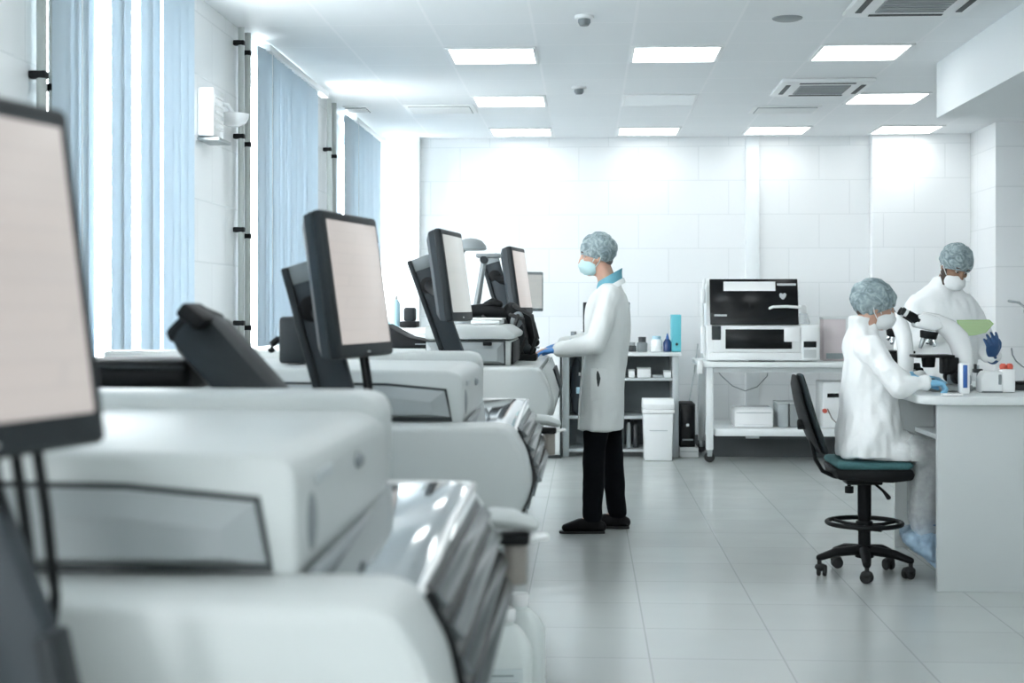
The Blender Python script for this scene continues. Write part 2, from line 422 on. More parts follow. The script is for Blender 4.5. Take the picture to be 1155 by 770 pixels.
# white box and round lamp on the pier
t = thing('wall_unit', 'white slatted box fixed high on the tiled pier, left of the two pipes', 'wall box', (WX, 7.63, 2.27))
obj('housing', S().box(WX, WX + .09, 7.50, 7.72, 2.27, 2.53, .012), 'white_gloss', t)
g = S()
for k in range(5): g.box(WX + .088, WX + .094, 7.53, 7.69, 2.31 + .042 * k, 2.325 + .042 * k)
obj('louvre', g, 'white_plastic', t)
obj('bracket', S().box(WX, WX + .12, 7.5, 7.75, 2.245, 2.262, .003), 'case_grey', t)
t = thing('wall_lamp', 'white bowl shaped wall fitting mounted between the slatted box and the pipes', 'wall lamp', (WX, 8.0, 2.38))
obj('shade', S().lathe([(.0, -.02), (.035, -.018), (.07, 0), (.085, .03), (.09, .05), (.082, .052), (.06, .015), (0, .0)], (WX + .10, 7.88, 2.385)), 'white_gloss', t)
obj('wall_plate', S().box(WX, WX + .03, 7.80, 7.96, 2.47, 2.51, .01), 'white_plastic', t)
obj('arm', S().sweep([(WX + .02, 7.88, 2.49), (WX + .07, 7.88, 2.485), (WX + .10, 7.88, 2.44), (WX + .10, 7.88, 2.39)], .012), 'white_plastic', t)

# ceiling panels
def panel(x, y, label, on=True, group='square ceiling light panels'):
    t = thing('ceiling_light', label, 'ceiling light', (x, y, CEIL), group=group)
    f = S()
    for a in ((-.295, .295, -.295, -.272), (-.295, .295, .272, .295), (-.295, -.272, -.272, .272), (.272, .295, -.272, .272)):
        f.box(x + a[0], x + a[1], y + a[2], y + a[3], CEIL - .012, CEIL, .003)
    obj('frame', f, 'white_plastic', t)
    obj('diffuser', S().box(x - .272, x + .272, y - .272, y + .272, CEIL - .008, CEIL - .001), 'lamp_on' if on else 'lamp_off', t)
rows = {9.39: [(-.62, 'lit square panel nearest the viewer, left of three in the first row', 1), (.58, 'lit square panel in the middle of the first row, in front of the round detectors', 1), (1.78, 'lit square panel in front of the square air conditioner, right of the first row', 1)],
        11.46: [(-.62, 'lit square panel in the second row, beside the square diffuser on the left', 1), (.58, 'unlit pale square panel in the middle of the second row', 0), (2.38, 'lit square panel beside the ceiling air conditioner, near the boxed-in beam', 1)],
        13.47: [(-.62, 'lit square panel against the back wall, above the lamp and leaning arms', 1), (.58, 'lit square panel against the back wall, above the standing man in the lab coat', 1), (1.78, 'lit square panel against the back wall, above the large black-lidded machine', 1), (2.98, 'lit square panel against the back wall, at the end of the boxed-in beam', 1)]}
for y, r in rows.items():
    for x, l, on in r: panel(x, y, l, on)
for y in (7.32, 5.25, 3.18, 1.11, -.96, -3.03):  # unseen rows, added so lamplight reaches the desk and near machines
    for x in (-.62, .58, 1.78):
        if y == 7.32 and x == 1.78: continue   # the air conditioner is there
        panel(x, y, 'unseen lit square ceiling panel added nearer than the first row in view', group='ceiling light panels above the viewer')

def cassette(x, y, w, l, label):
    t = thing('ceiling_air_conditioner', label, 'air conditioner', (x, y, CEIL))
    obj('fascia', S().box(x - w, x + w, y - l, y + l, CEIL - .03, CEIL, .012), 'white_plastic', t)
    obj('intake', S().box(x - w * .55, x + w * .55, y - l * .55, y + l * .55, CEIL - .038, CEIL - .02, .004), 'vent_grey', t)
    g = S()
    for k in range(7): g.box(x - w * .53, x + w * .53, y - l * .5 + k * l / 6.3, y - l * .5 + k * l / 6.3 + .012, CEIL - .042, CEIL - .03)
    obj('grille', g, 'case_grey', t)
    for a in ((-w * .6, w * .6, -l * .86, -l * .76), (-w * .6, w * .6, l * .76, l * .86), (-w * .86, -w * .76, -l * .6, l * .6), (w * .76, w * .86, -l * .6, l * .6)):
        obj('air_outlet', S().box(x + a[0], x + a[1], y + a[2], y + a[3], CEIL - .034, CEIL - .02), 'seam_dark', t)
cassette(1.76, 10.80, .34, .36, 'square white ceiling air conditioner with grey intake, left of a lit panel')
cassette(1.78, 7.78, .34, .36, 'white ceiling air conditioner cut off by the top of the picture')
def diffuser(x, y, w, l, label, n=6, dark='vent_grey'):
    t = thing('ceiling_vent', label, 'vent', (x, y, CEIL))
    obj('frame', S().box(x - w, x + w, y - l, y + l, CEIL - .012, CEIL, .004), 'white_plastic', t)
    obj('opening', S().box(x - w * .88, x + w * .88, y - l * .86, y + l * .86, CEIL - .016, CEIL - .006), dark, t)
    g = S()
    for k in range(n): g.box(x - w * .86, x + w * .86, y - l * .8 + k * 1.6 * l / n, y - l * .8 + k * 1.6 * l / n + .7 * l / n, CEIL - .024, CEIL - .013)
    obj('louvre', g, 'white_plastic', t)
diffuser(-1.22, 11.88, .29, .24, 'square white louvred ceiling vent left of the second row of lights')
diffuser(1.66, 12.05, .28, .2, 'white louvred ceiling vent just behind the square air conditioner')
diffuser(-1.92, 11.85, .1, .16, 'small dark ceiling slot vent close to the window wall', 3, 'seam_dark')
def detector(x, y, label):
    t = thing('smoke_detector', label, 'smoke detector', (x, y, CEIL))
    obj('base', S().lathe([(.055, 0), (.055, -.016), (.045, -.02), (0, -.02)], (x, y, CEIL)), 'white_plastic', t)
    obj('sensor', S().lathe([(.036, -.02), (.036, -.04), (.025, -.056), (0, -.058)], (x, y, CEIL)), 'case_mid', t)
p = P(659, 14, 8.14); detector(p.x, p.y, 'round smoke detector near the top of the ceiling view')
p = P(653, 97, 10.75); detector(p.x, p.y, 'round smoke detector between the first and second row of lights')
p = P(888, 18, 8.2)
single('ceiling_speaker', S().lathe([(0, -.012), (.07, -.012), (.085, -.006), (.088, 0), (0, 0)], (p.x, p.y, CEIL)), 'case_grey', 'small flat grey disc on the ceiling, right of the topmost detector', 'ceiling disc', (p.x, p.y, CEIL))

# ------------------------------------------------------------------ back of the room
FY = 12.9   # front faces of the furniture on the back wall
def back(px): return (px - 662) / F * FY
# shelf unit behind the standing man
x0, x1 = back(635), back(765)
zt = EYE - (397 - 347) * FY / F
t = thing('shelf_unit', 'low grey open shelf unit behind the standing man, topped with jars', 'shelf', ((x0 + x1) / 2, FY + .25, 0))
yb = 13.4
obj('top', S().box(x0 - .01, x1 + .02, FY - .03, yb, zt - .035, zt, .006), 'laminate_edge', t)
for a in (x0, x1 - .055): obj('side_panel', S().box(a, a + .055, FY, yb, 0, zt - .035, .003), 'shelf_grey', t)
obj('divider', S().box(back(695), back(695) + .025, FY + .02, yb - .02, .05, zt - .035), 'shelf_grey', t)
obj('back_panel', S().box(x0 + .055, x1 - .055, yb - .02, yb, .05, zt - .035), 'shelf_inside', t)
zs2, zs3 = EYE - (426 - 347) * FY / F, EYE - (469 - 347) * FY / F
for a, b, z in ((back(695) + .025, x1 - .055, zs2), (back(695) + .025, x1 - .055, zs3), (x0 + .055, back(695), zs3), (x0 + .055, x1 - .055, .07)):
    obj('shelf', S().box(a, b, FY + .01, yb - .02, z - .025, z, .003), 'shelf_grey', t)
def jar(px, w, pytop, body, lid, label, y=FY + .12, z=zt, lidh=.35, group='jars on the low shelf unit'):
    x = (px - 662) / F * y; h = EYE - (pytop - 347) * y / F - z; r = w / 2 / F * y
    t = thing('jar', label, 'jar', (x, y, z), group=group)
    hb = h * (1 - lidh)
    obj('body', S().lathe([(0, 0), (r * .95, 0), (r, r * .12), (r, hb * .86), (r * .8, hb), (0, hb)], (x, y, z)), body, t)
    obj('lid', S().lathe([(r * .72, hb), (r * .74, h * .98), (r * .68, h), (0, h)], (x, y, z)), lid, t)
jar(647, 9, 374, 'white_plastic', 'case_mid', 'white jar with a grey lid, left of the standing man above his sleeve')
jar(713, 9, 386, 'jar_dark', 'case_grey', 'short dark jar right behind the back of the man in the lab coat')
jar(724, 12, 380, 'case_mid', 'jar_dark', 'grey jar with a black cap, second jar from the man\'s back')
jar(740, 13, 379, 'white_gloss', 'bottle_blue', 'white jar with a pale blue lid, between black-capped jar and navy bottle', lidh=.2)
t = thing('dropper_bottle', 'small navy blue bottle with a pointed nozzle, beside the teal binder', 'bottle', (back(753), FY + .12, zt))
obj('body', S().lathe([(0, 0), (.036, 0), (.038, .01), (.038, .085), (.02, .115), (0, .115)], (back(753), FY + .12, zt)), 'bottle_navy', t)
obj('nozzle', S().lathe([(.016, .113), (.014, .13), (.005, .165), (0, .168)], (back(753), FY + .12, zt)), 'blue_plastic', t)
t = thing('binder', 'upright teal binder at the right end of the low shelf unit', 'binder', (back(763), FY + .2, zt))
obj('cover', S().box(back(758), back(768), FY + .04, FY + .34, zt, EYE - (355 - 347) * FY / F, .006), 'binder_teal', t)
obj('finger_hole', S().cyl((back(763), FY + .03, zt + .07), (back(763), FY + .045, zt + .07), .013), 'seam_dark', t)
for a, b, tp, l in ((709, 716, 417, 'small white carton on the upper shelf, closest to the man\'s coat'), (719, 734, 415, 'wide white carton in the middle of the upper shelf'), (749, 757, 418, 'small white carton at the right end of the upper shelf')):
    t = thing('carton', l, 'box', (back((a + b) / 2), FY + .15, zs2), group='cartons on the upper shelf')
    z1 = EYE - (tp - 347) * FY / F
    obj('body', S().box(back(a), back(b), FY + .06, FY + .22, zs2 + .002, z1 - .012, .004), 'white_paint', t)
    obj('lid', S().box(back(a) - .002, back(b) + .002, FY + .058, FY + .222, z1 - .012, z1, .003), 'laminate', t)
single('tray', S().box(back(736), back(748), FY + .06, FY + .24, zs2 + .002, zs2 + .025, .006), 'box_grey', 'flat grey tray between two cartons on the upper shelf', 'tray', (back(742), FY + .15, zs2))
t = thing('storage_bag', 'dark blue-grey bag standing in the left bay of the shelf unit', 'bag', (back(647), FY + .2, zs3))
obj('body', remesh(S().ell((back(650), FY + .2, zs3 + .28), (.06, .12, .25)).box(back(645), back(655.5), FY + .08, FY + .32, zs3 + .012, zs3 + .3, .03), .012, 4, (.006, 18, (1, 1, 1))), 'slate_plastic', t)
obj('tag', S().box(back(650), back(655), FY + .045, FY + .06, zs3 + .2, zs3 + .26, .004), 'bottle_blue', t)
for a, b, h, m_, l in ((700, 704, .24, 'case_mid', 'grey bottle lowest in the shelf unit, closest to the man\'s trousers'), (707, 712, .265, 'shelf_grey', 'tall pale bottle on the bottom shelf beside the white bin'), (714, 721, .25, 'jar_dark', 'dark round bottle on the bottom shelf hidden partly by the bin')):
    c = (back((a + b) / 2), FY + .16, .073); r = (b - a) / 2 / F * FY
    t = thing('reagent_bottle', l, 'bottle', c, group='bottles on the bottom shelf')
    obj('body', S().lathe([(0, 0), (r, 0), (r, h * .75), (r * .5, h * .87), (0, h * .87)], c), m_, t)
    obj('cap', S().lathe([(r * .52, h * .86), (r * .52, h), (0, h)], c), 'black_plastic', t)
# white pedal bin
bx0, bx1 = (724 - 662) / F * 12.7, (759 - 662) / F * 12.7
t = thing('waste_bin', 'white plastic waste bin with hinged lid in front of the low shelf unit', 'bin', ((bx0 + bx1) / 2, 12.72, 0))
def tapered(x0, x1, y0, y1, z0, z1, k, bev=.012, M=None):
    cx, cy = (x0 + x1) / 2, (y0 + y1) / 2
    s = S(); t_ = bmesh.new(); vs = []
    for z, q in ((z0, k), (z1, 1)):
        vs.append([t_.verts.new((cx + (sx) * (x1 - x0) / 2 * q, cy + sy * (y1 - y0) / 2 * q, z)) for sx, sy in ((-1, -1), (1, -1), (1, 1), (-1, 1))])
    t_.faces.new(vs[0][::-1]); t_.faces.new(vs[1])
    for i in range(4): t_.faces.new((vs[0][i], vs[0][(i + 1) % 4], vs[1][(i + 1) % 4], vs[1][i]))
    if bev: bmesh.ops.bevel(t_, geom=t_.edges[:], offset=bev, segments=2, affect='EDGES', profile=.5)
    return s.add(t_, M)
obj('body', tapered(bx0 + .008, bx1 - .008, 12.58, 12.86, 0, .42, .93), 'white_plastic', t)
obj('rim', S().box(bx0 - .004, bx1 + .004, 12.565, 12.875, .42, .455, .01), 'white_gloss', t)
lid = S().prism([(12.57, .455), (12.87, .455), (12.87, .50), (12.80, .545), (12.64, .545), (12.57, .50)], bx0, bx1, 'x', .008)
obj('lid', lid, 'white_plastic', t)
obj('front_line', S().box(bx0 + .06, bx1 - .06, 12.578, 12.59, .265, .272), 'box_grey', t)
# computer tower on a white box
t = thing('white_crate', 'low white box on the floor under the black computer tower', 'box', ((775 - 662) / F * FY, FY + .2, 0))
obj('body', S().box(back(766), back(787), FY, FY + .42, 0, .09, .008), 'white_plastic', t)
obj('groove', S().box(back(766) + .01, back(787) - .01, FY - .004, FY + .002, .05, .056), 'box_grey', t)
zc = .09; ztop = EYE - (455 - 347) * FY / F
t = thing('computer_tower', 'black computer tower standing on a low white box by the bin', 'computer', (back(774.5), FY + .2, zc))
obj('case', S().box(back(766), back(783.5), FY + .02, FY + .42, zc, ztop, .006), 'black_plastic', t)
obj('front_panel', S().box(back(766.8), back(783), FY + .004, FY + .02, zc + .01, ztop - .01, .005), 'black_gloss', t)
obj('power_button', S().cyl((back(775), FY, zc + .2), (back(775), FY + .008, zc + .2), .014), 'chrome', t)
obj('port_plate', S().box(back(769), back(781), FY, FY + .006, zc + .06, zc + .075), 'case_mid', t)
c = S(); c.sweep([P(787, 388, 13.9), P(783, 420, 13.9), P(777, 455, 13.7), P(773, 480, 13.6), P(771, 497, 13.55)], .006, n=8)
single('power_cable', c, 'box_grey', 'thin grey cable running down the wall to the black computer tower', 'cable', P(787, 388, 13.9))
# desktop monitor hidden behind the man
t = thing('desktop_monitor', 'dark monitor mostly hidden behind the standing man in the lab coat', 'monitor', (back(684), FY + .2, zt))
a, b, z0, z1 = back(657.5), back(711), zt + .12, EYE - (341 - 347) * FY / F
obj('bezel', S().box(a, b, FY + .16, FY + .19, z0, z1, .008), 'dark_plastic', t)
obj('screen', S().box(a + .045, b - .04, FY + .157, FY + .165, z0 + .03, z1 - .02), 'black_gloss', t)
obj('stand', S().box(back(681), back(687), FY + .19, FY + .215, zt + .012, z0 + .1, .006), 'dark_plastic', t)
obj('base', S().box(back(676), back(692), FY + .1, FY + .28, zt, zt + .014, .005), 'dark_plastic', t)
# white cabinet left of the shelf unit
cx0, cx1 = (560 - 662) / F * 12.75, (633 - 662) / F * 12.75
t = thing('floor_cabinet', 'white floor cabinet beyond the third analyser, left of the shelf unit', 'cabinet', ((cx0 + cx1) / 2, 13, 0))
obj('body', S().box(cx0, cx1, 12.78, 13.5, .02, .98, .004), 'white_paint', t)
xm = (cx0 + cx1) / 2
for a, b in ((cx0 + .005, xm - .003), (xm + .003, cx1 - .012)):
    d = obj('door', S().box(a, b, 12.758, 12.78, .05, .95, .004), 'white_paint', t)
    hx = b - .04 if a < xm - .1 else a + .03
    obj('handle', S().box(hx, hx + .012, 12.735, 12.757, .55, .68, .004), 'steel', d)
obj('plinth', S().box(cx0, cx1, 12.77, 13.5, 0, .03), 'seam_dark', t)
obj('edge_strip', S().box(cx1 - .01, cx1 + .004, 12.755, 12.785, .02, .98), 'seam_dark', t)

# long white bench with castors
by0, by1 = 12.45, 13.45
bz = EYE - (408 - 347) * by0 / F
bx = lambda px: (px - 662) / F * by0
t = thing('work_bench', 'long white two-tier work bench on castors against the back wall', 'bench', (bx(890), 12.9, 0))
obj('top', S().box(bx(789), bx(1010), by0, by1, bz - .045, bz, .008), 'white_paint', t)
obj('apron', S().box(bx(797), bx(1004), by0 + .04, by0 + .07, bz - .09, bz - .045), 'laminate', t)
z2 = EYE - (483 - 347) * by0 / F
obj('lower_shelf', S().box(bx(806), bx(1000), by0 + .05, by1 - .06, z2 - .065, z2, .008), 'white_paint', t)
for xx in (bx(796), bx(1000)):
    for yy in (by0 + .03, by1 - .09):
        l = obj('leg', S().box(xx, xx + .062, yy, yy + .062, .11, bz - .045, .006), 'white_paint', t)
        c = S().cyl((xx + .03, yy + .01, .045), (xx + .03, yy + .05, .045), .045, bev=.006); obj('castor', c, 'rubber', l)
        obj('castor_fork', S().box(xx + .008, xx + .054, yy + .005, yy + .055, .05, .112, .008), 'steel', l)
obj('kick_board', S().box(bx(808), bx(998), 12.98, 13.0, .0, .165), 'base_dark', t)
obj('rear_bracket', S().box(bx(786), bx(792), by0 - .02, by0 + .05, bz - .1, bz + .02, .01), 'white_plastic', t)
# large bench analyser with black glass lid
t = thing('bench_analyser', 'large white bench machine with raised black glass lid, on the work bench', 'lab machine', (bx(855), 12.8, bz))
ay = 12.55; A = lambda px: (px - 662) / F * ay
Z = lambda py: EYE - (py - 347) * ay / F
obj('body', S().box(A(796), A(921), ay + .03, ay + .62, bz + .005, Z(366), .02), 'white_plastic', t)
obj('rear_hood', S().prism([(ay + .12, Z(368)), (ay + .60, Z(368)), (ay + .60, Z(322)), (ay + .52, Z(314)), (ay + .2, Z(314)), (ay + .11, Z(330))], A(797), A(901), 'x', .015), 'white_plastic', t)
lid = S().prism([(ay + .02, Z(366)), (ay + .06, Z(366)), (ay + .15, Z(314.5)), (ay + .11, Z(314.5))], A(800.5), A(899), 'x', .004)
L = obj('glass_lid', lid, 'black_gloss', t)
def onlid(pa, pb, ya, yb, m_, nm, off=.004):
    z0, z1 = Z(yb), Z(ya); q = lambda z: ay + .02 + .09 * (z - Z(366)) / (Z(314.5) - Z(366))
    obj(nm, S().prism([(q(z0) - off, z0), (q(z0) + .004, z0), (q(z1) + .004, z1), (q(z1) - off, z1)], A(pa), A(pb), 'x'), m_, L)
onlid(816, 874, 317.5, 328, 'white_gloss', 'clear_strip')
onlid(876, 897, 319.5, 322, 'silver_mark', 'edge_highlight')
onlid(805, 819, 354.5, 356.5, 'silver_mark', 'badge')
h = S(); q0 = ay + .02 + .09 * .36
h.sweep([(A(867), q0 - .02, Z(347.5)), (A(870), q0 - .04, Z(346)), (A(885), q0 - .045, Z(345.5)), (A(899), q0 - .04, Z(346.5))], .013)
obj('lid_handle', h, 'white_gloss', L)
e = S(); qx = ay + .02 + .09 * .62 - .006; cx_, cz_ = A(882), Z(334)
e.loft([[(cx_ + .036 * px, qx + dy, cz_ + .036 * pz) for px, pz in ((0, -1), (.75, -.1), (.85, .5), (.45, .8), (0, .5), (-.45, .8), (-.85, .5), (-.75, -.1))] for dy in (0, .01)])
obj('emblem', e, 'silver_mark', L)
obj('front_frame', S().box(A(803), A(901), ay, ay + .05, Z(397), Z(367), .012), 'white_plastic', t)
obj('opening', S().box(A(817), A(891), ay - .006, ay + .03, Z(393), Z(371), .006), 'black_gloss', t)
obj('step_block', S().box(A(882), A(900), ay - .012, ay + .03, Z(385), Z(369), .006), 'white_gloss', t)
obj('side_slot', S().box(A(802), A(812), ay - .006, ay + .03, Z(383), Z(367), .004), 'seam_dark', t)
obj('front_skirt', S().box(A(798), A(921), ay - .01, ay + .05, bz + .01, Z(397), .015), 'white_plastic', t)
cp = obj('control_panel', S().box(A(901), A(921), ay - .02, ay + .2, Z(405), Z(366), .012), 'white_plastic', t)
obj('display', S().box(A(903.5), A(917.5), ay - .024, ay - .015, Z(391), Z(384.5)), 'black_gloss', cp)
obj('card_slot', S().box(A(903.5), A(917.5), ay - .024, ay - .015, Z(403), Z(393.5), .003), 'laminate', cp)
obj('foot_handle', S().box(A(843), A(872), ay - .02, ay + .05, bz + .004, Z(406.5), .006), 'jar_dark', t)
s = S()
for yy in (330, 372, 386): s.cyl((A(793), ay + .1, Z(yy + 12)), (A(793), ay + .1, Z(yy - 4)), .022, bev=.006)
s.sweep([(A(795), ay + .12, Z(315)), (A(792), ay + .1, Z(335)), (A(793), ay + .1, Z(395)), (A(795), ay + .12, Z(402))], .012)
obj('side_hose', s, 'white_plastic', t)
# things beside it
p = P(913, 400, 12.9)
t = thing('wash_bottle', 'frosted white bottle standing behind the control panel of the black-lidded machine', 'bottle', (p.x, 13.25, bz))
pc = (A(915), 13.25, bz + .002)
obj('body', S().lathe([(0, 0), (.07, 0), (.075, .01), (.075, .34), (.05, .42), (0, .42)], pc), 'clear_plastic', t)
obj('cap', S().lathe([(.045, .42), (.045, .475), (.03, .5), (0, .5)], pc), 'white_plastic', t)
t = thing('document_holder', 'pinkish paper box with a dark printed band, behind the seated woman', 'box', (A(940), 12.9, bz))
obj('body', S().box(A(930), A(955), 12.75, 12.95, bz + .003, Z(358), .006), 'pink_paper', t)
obj('printed_band', S().box(A(933), A(952), 12.742, 12.752, Z(405), Z(398.5)), 'print_grey', t)
obj('top_edge', S().box(A(929.5), A(955.5), 12.745, 12.955, Z(360), Z(357.5), .003), 'laminate_edge', t)
# lower tier
LY = 12.6; LX = lambda px: (px - 662) / F * LY; LZ = lambda py: EYE - (py - 347) * LY / F
t = thing('printer', 'small white printer on the lower tier of the work bench', 'printer', (LX(848), LY + .15, z2))
obj('body', S().prism([(LY, z2), (LY + .3, z2), (LY + .3, LZ(459)), (LY + .06, LZ(459)), (LY, LZ(462))], LX(827), LX(870), 'x', .012, M=Matrix.Translation((0, 0, .003))), 'white_gloss', t)
obj('paper_slot', S().box(LX(837), LX(861), LY - .004, LY + .01, LZ(480), LZ(477.5)), 'seam_dark', t)
obj('front_tray', S().box(LX(831), LX(866), LY - .02, LY + .02, z2 + .006, z2 + .03, .006), 'white_plastic', t)
obj('top_seam', S().box(LX(829), LX(868), LY - .003, LY + .01, LZ(465), LZ(464)), 'box_grey', t)
for a, b, l, m_ in ((876, 888, 'grey translucent file box beside the printer on the lower tier', 'box_grey'), (889.5, 902, 'grey translucent file box next to the chair back, second after the printer', 'case_grey')):
    t = thing('file_box', l, 'box', (LX((a + b) / 2), LY + .2, z2), group='grey file boxes on the lower tier')
    obj('body', S().box(LX(a), LX(b), LY + .05, LY + .35, z2 + .003, LZ(455), .01), m_, t)
    obj('rim', S().box(LX(a) - .004, LX(b) + .004, LY + .046, LY + .354, LZ(455), LZ(453), .003), 'laminate', t)
t = thing('instrument_box', 'white instrument box with a black slot on the lower tier behind the chair', 'instrument', (LX(938), LY + .2, z2))
obj('body', S().box(LX(925), LX(960), LY, LY + .4, z2 + .003, LZ(430), .012), 'white_plastic', t)
obj('slot', S().box(LX(930), LX(948), LY - .006, LY + .006, LZ(447), LZ(442.5)), 'black_gloss', t)
obj('red_plug', S().cyl((LX(927), LY - .02, LZ(462)), (LX(927), LY + .01, LZ(462)), .02), 'red_plastic', t)
c = S(); c.sweep([(LX(930), LY - .02, LZ(460)), (LX(934), LY - .05, LZ(470)), (LX(940), LY - .05, LZ(476)), (LX(947), LY - .02, LZ(470)), (LX(948), LY - .0, LZ(460))], .006, n=8)
obj('hose', c, 'tube_beige', t)
c = S(); c.sweep([(LX(812), 13.38, bz - .06), (LX(822), 13.4, LZ(428)), (LX(835), 13.4, LZ(440)), (LX(850), 13.4, LZ(446)), (LX(864), 13.38, LZ(441)), (LX(876), 13.38, LZ(428)), (LX(878), 13.38, bz - .06)], .0045, n=8)
single('hanging_cable', c, 'case_mid', 'dark cable sagging under the top of the work bench above the printer', 'cable', (LX(815), 13.38, bz - .1))
t = thing('monitor_on_cabinet', 'light grey framed monitor half hidden behind the farthest dark monitor', 'monitor', (-.46, 12.95, .98))
Mm = Matrix.Translation(P(596, 329, 12.9)) @ Matrix.Rotation(R(50), 4, 'Z')
obj('bezel', S().box(-.19, .19, -.015, .02, -.18, .18, .01, M=Mm), 'case_mid', t)
obj('screen', S().box(-.165, .165, -.018, -.01, -.15, .155, M=Mm), 'screen_cool', t)
obj('stand', S().box(-.02, .02, .018, .04, -.50, -.05, .004, M=Mm), 'case_mid', t)
q = P(596, 329, 12.9)
obj('base', S().cyl((q.x, q.y + .02, .98), (q.x, q.y + .02, .995), .1, n=28), 'case_mid', t)

# ------------------------------------------------------------------ analysers along the window wall
def analyser(Y0, L, lab, dz=0, kind=1):
    t = thing('laboratory_analyser', lab, 'analyser', (-.95, Y0 + L / 2, 0), group='white floor analysers along the window wall')
    T = .995 + dz                                   # top of the lower body
    XL = -1.80
    obj('base_cabinet', S().box(XL, -.36, Y0 + .06, Y0 + L - .06, .06, .66, .01), 'case_grey', t)
    obj('plinth', S().box(XL + .05, -.42, Y0 + .1, Y0 + L - .1, 0, .07), 'seam_dark', t)
    prof = [(XL, .60 + dz * .5), (-.36, .58 + dz * .5), (-.245, .64 + dz * .5), (-.20, .735 + dz), (-.172, .79 + dz), (-.168, .83 + dz), (-.185, .91 + dz), (-.225, T - .012), (-.26, T), (XL, T)]
    # near and far cheeks and the tray between them
    obj('side_cheek', S().prism(prof, Y0, Y0 + .22, 'y', .022, 3), 'case_white', t)
    obj('side_cheek', S().prism(prof, Y0 + L - .10, Y0 + L, 'y', .022, 3), 'case_white', t)
    ip = [(XL + .03, .62 + dz * .5), (-.38, .62 + dz * .5), (-.26, .68 + dz * .5), (-.20, .80 + dz), (-.21, .90 + dz), (-.255, T - .045), (XL + .03, T - .045)]
    obj('lower_body', S().prism(ip, Y0 + .2, Y0 + L - .08, 'y', .006), 'case_grey', t)
    if kind == 1:
        # mirror-like cover on the tray
        cv = S(); ya, yb = Y0 + .225, Y0 + L - .11
        rings = []
        for k in range(9):
            f = k / 8; y = ya + (yb - ya) * f
            bow = .005 * math.sin(math.pi * f)
            zz = T - .02 + .035 * f + bow
            rings.append([Vector((-.40, y, zz - .02)), Vector((-.40, y, zz - .004)), Vector((-.33, y, zz)), Vector((-.27, y, zz + .001)), Vector((-.235, y, zz - .004)), Vector((-.215, y, zz - .022)), Vector((-.235, y, zz - .035))])
        cv.loft(rings); c = obj('glossy_cover', cv, 'mirror_black', t, ang=50)
        ed = S(); ed.sweep([(-.222, ya, T - .026), (-.222, (ya + yb) / 2, T + .004), (-.222, yb, T + .009)], .007, n=8); ed.sweep([(-.39, yb + .004, T + .012), (-.23, yb + .004, T + .010)], .006, n=8)
        obj('cover_trim', ed, 'white_gloss', c)
        # slatted front
        fr = [(-.215, T - .015), (-.235, T - .05), (-.19, .82 + dz), (-.25, .70 + dz), (-.225, .655 + dz), (-.178, .75 + dz), (-.155, .82 + dz), (-.175, .90 + dz)]
        g = obj('front_grille', S().prism(fr, ya, yb, 'y'), 'black_gloss', t)
        sl = S(); path = [Vector((-.211, 0, T - .014)), Vector((-.174, 0, .905 + dz)), Vector((-.154, 0, .82 + dz)), Vector((-.177, 0, .75 + dz)), Vector((-.222, 0, .66 + dz))]
        for k in range(7):
            f = (k + .35) / 7 * 4; i = min(int(f), 3); p = path[i].lerp(path[i + 1], f - i); d = (path[i + 1] - path[i]).normalized(); q = p + d * .024; nrm = Vector((-d.z, 0, d.x)); nrm = nrm if nrm.x > 0 else -nrm
            o2 = nrm * .010
            sl.prism([(p.x - nrm.x * .004, p.z - nrm.z * .004), (p.x + o2.x * .3, p.z + o2.z * .3), (q.x + o2.x, q.z + o2.z), (q.x - nrm.x * .004, q.z - nrm.z * .004)], ya + .01, yb - .01, 'y', .0015, 1)
        obj('slats', sl, 'slat_steel', g)
    # upper body
    y1, y2 = Y0 + .20, Y0 + L - .03
    XF = -.385
    if kind == 1:
        up = [(XL, .97), (XF - .01, .97), (XF, 1.00), (XF - .002, 1.125), (XF - .015, 1.146), (XF - .05, 1.155), (XL, 1.168)]
        obj('upper_body', S().prism(up, y1, y2 - .12, 'y', .014, 3), 'case_white', t)
        rp = [(XL, 1.0), (XF - .008, 1.0), (XF - .006, 1.15), (XF - .02, 1.178), (XF - .05, 1.187), (XL, 1.19)]
        obj('rear_hood', S().prism(rp, y2 - .17, y2, 'y', .014, 3), 'case_white', t)
        # side panel: dark seam, then a bevelled grey field
        sm = obj('side_seam', S().prism([(XL + .04, .984), (-.418, .997), (-.436, 1.098), (-.62, 1.115), (XL + .04, 1.128)], y1 - .006, y1 + .01, 'y'), 'seam_dark', t)
        a = [(XL + .05, .998), (-.425, 1.011), (-.442, 1.091), (-.62, 1.107), (XL + .05, 1.120)]
        b = [(XL + .09, 1.012), (-.474, 1.020), (-.484, 1.058), (-.62, 1.072), (XL + .09, 1.082)]
        pn = S().loft([[Vector((x, y1 - .004, z)) for x, z in a], [Vector((x, y1 - .012, z)) for x, z in a], [Vector((x, y1 - .034, z)) for x, z in b]])
        obj('side_panel', pn, 'case_grey', sm, ang=12)
        obj('handle_recess', S().ell((XF - .004, Y0 + .30, 1.05), (.010, .034, .044)), 'case_mid', t)
        obj('lid_latch', S().ell((XF - .001, Y0 + .70, 1.095), (.012, .026, .014)), 'case_mid', t)
        obj('name_plate', S().box(XF - .004, XF + .003, Y0 + .33, Y0 + .45, 1.10, 1.116, .001), 'box_grey', t)
        obj('deck_strip', S().sweep([(XF + .012, y1 + .05, .985), (XF + .012, y2 - .06, .99)], .012, n=8), 'case_mid', t)
        # rounded arm rest at the far end
        ar = S().sweep([(-.19, Y0 + L - .0, .925), (-.15, Y0 + L + .0, .922), (-.115, Y0 + L + .01, .910)], [(.04, .020), (.04, .020), (.034, .015)])
        r = obj('arm_rest', ar, 'case_white', t)
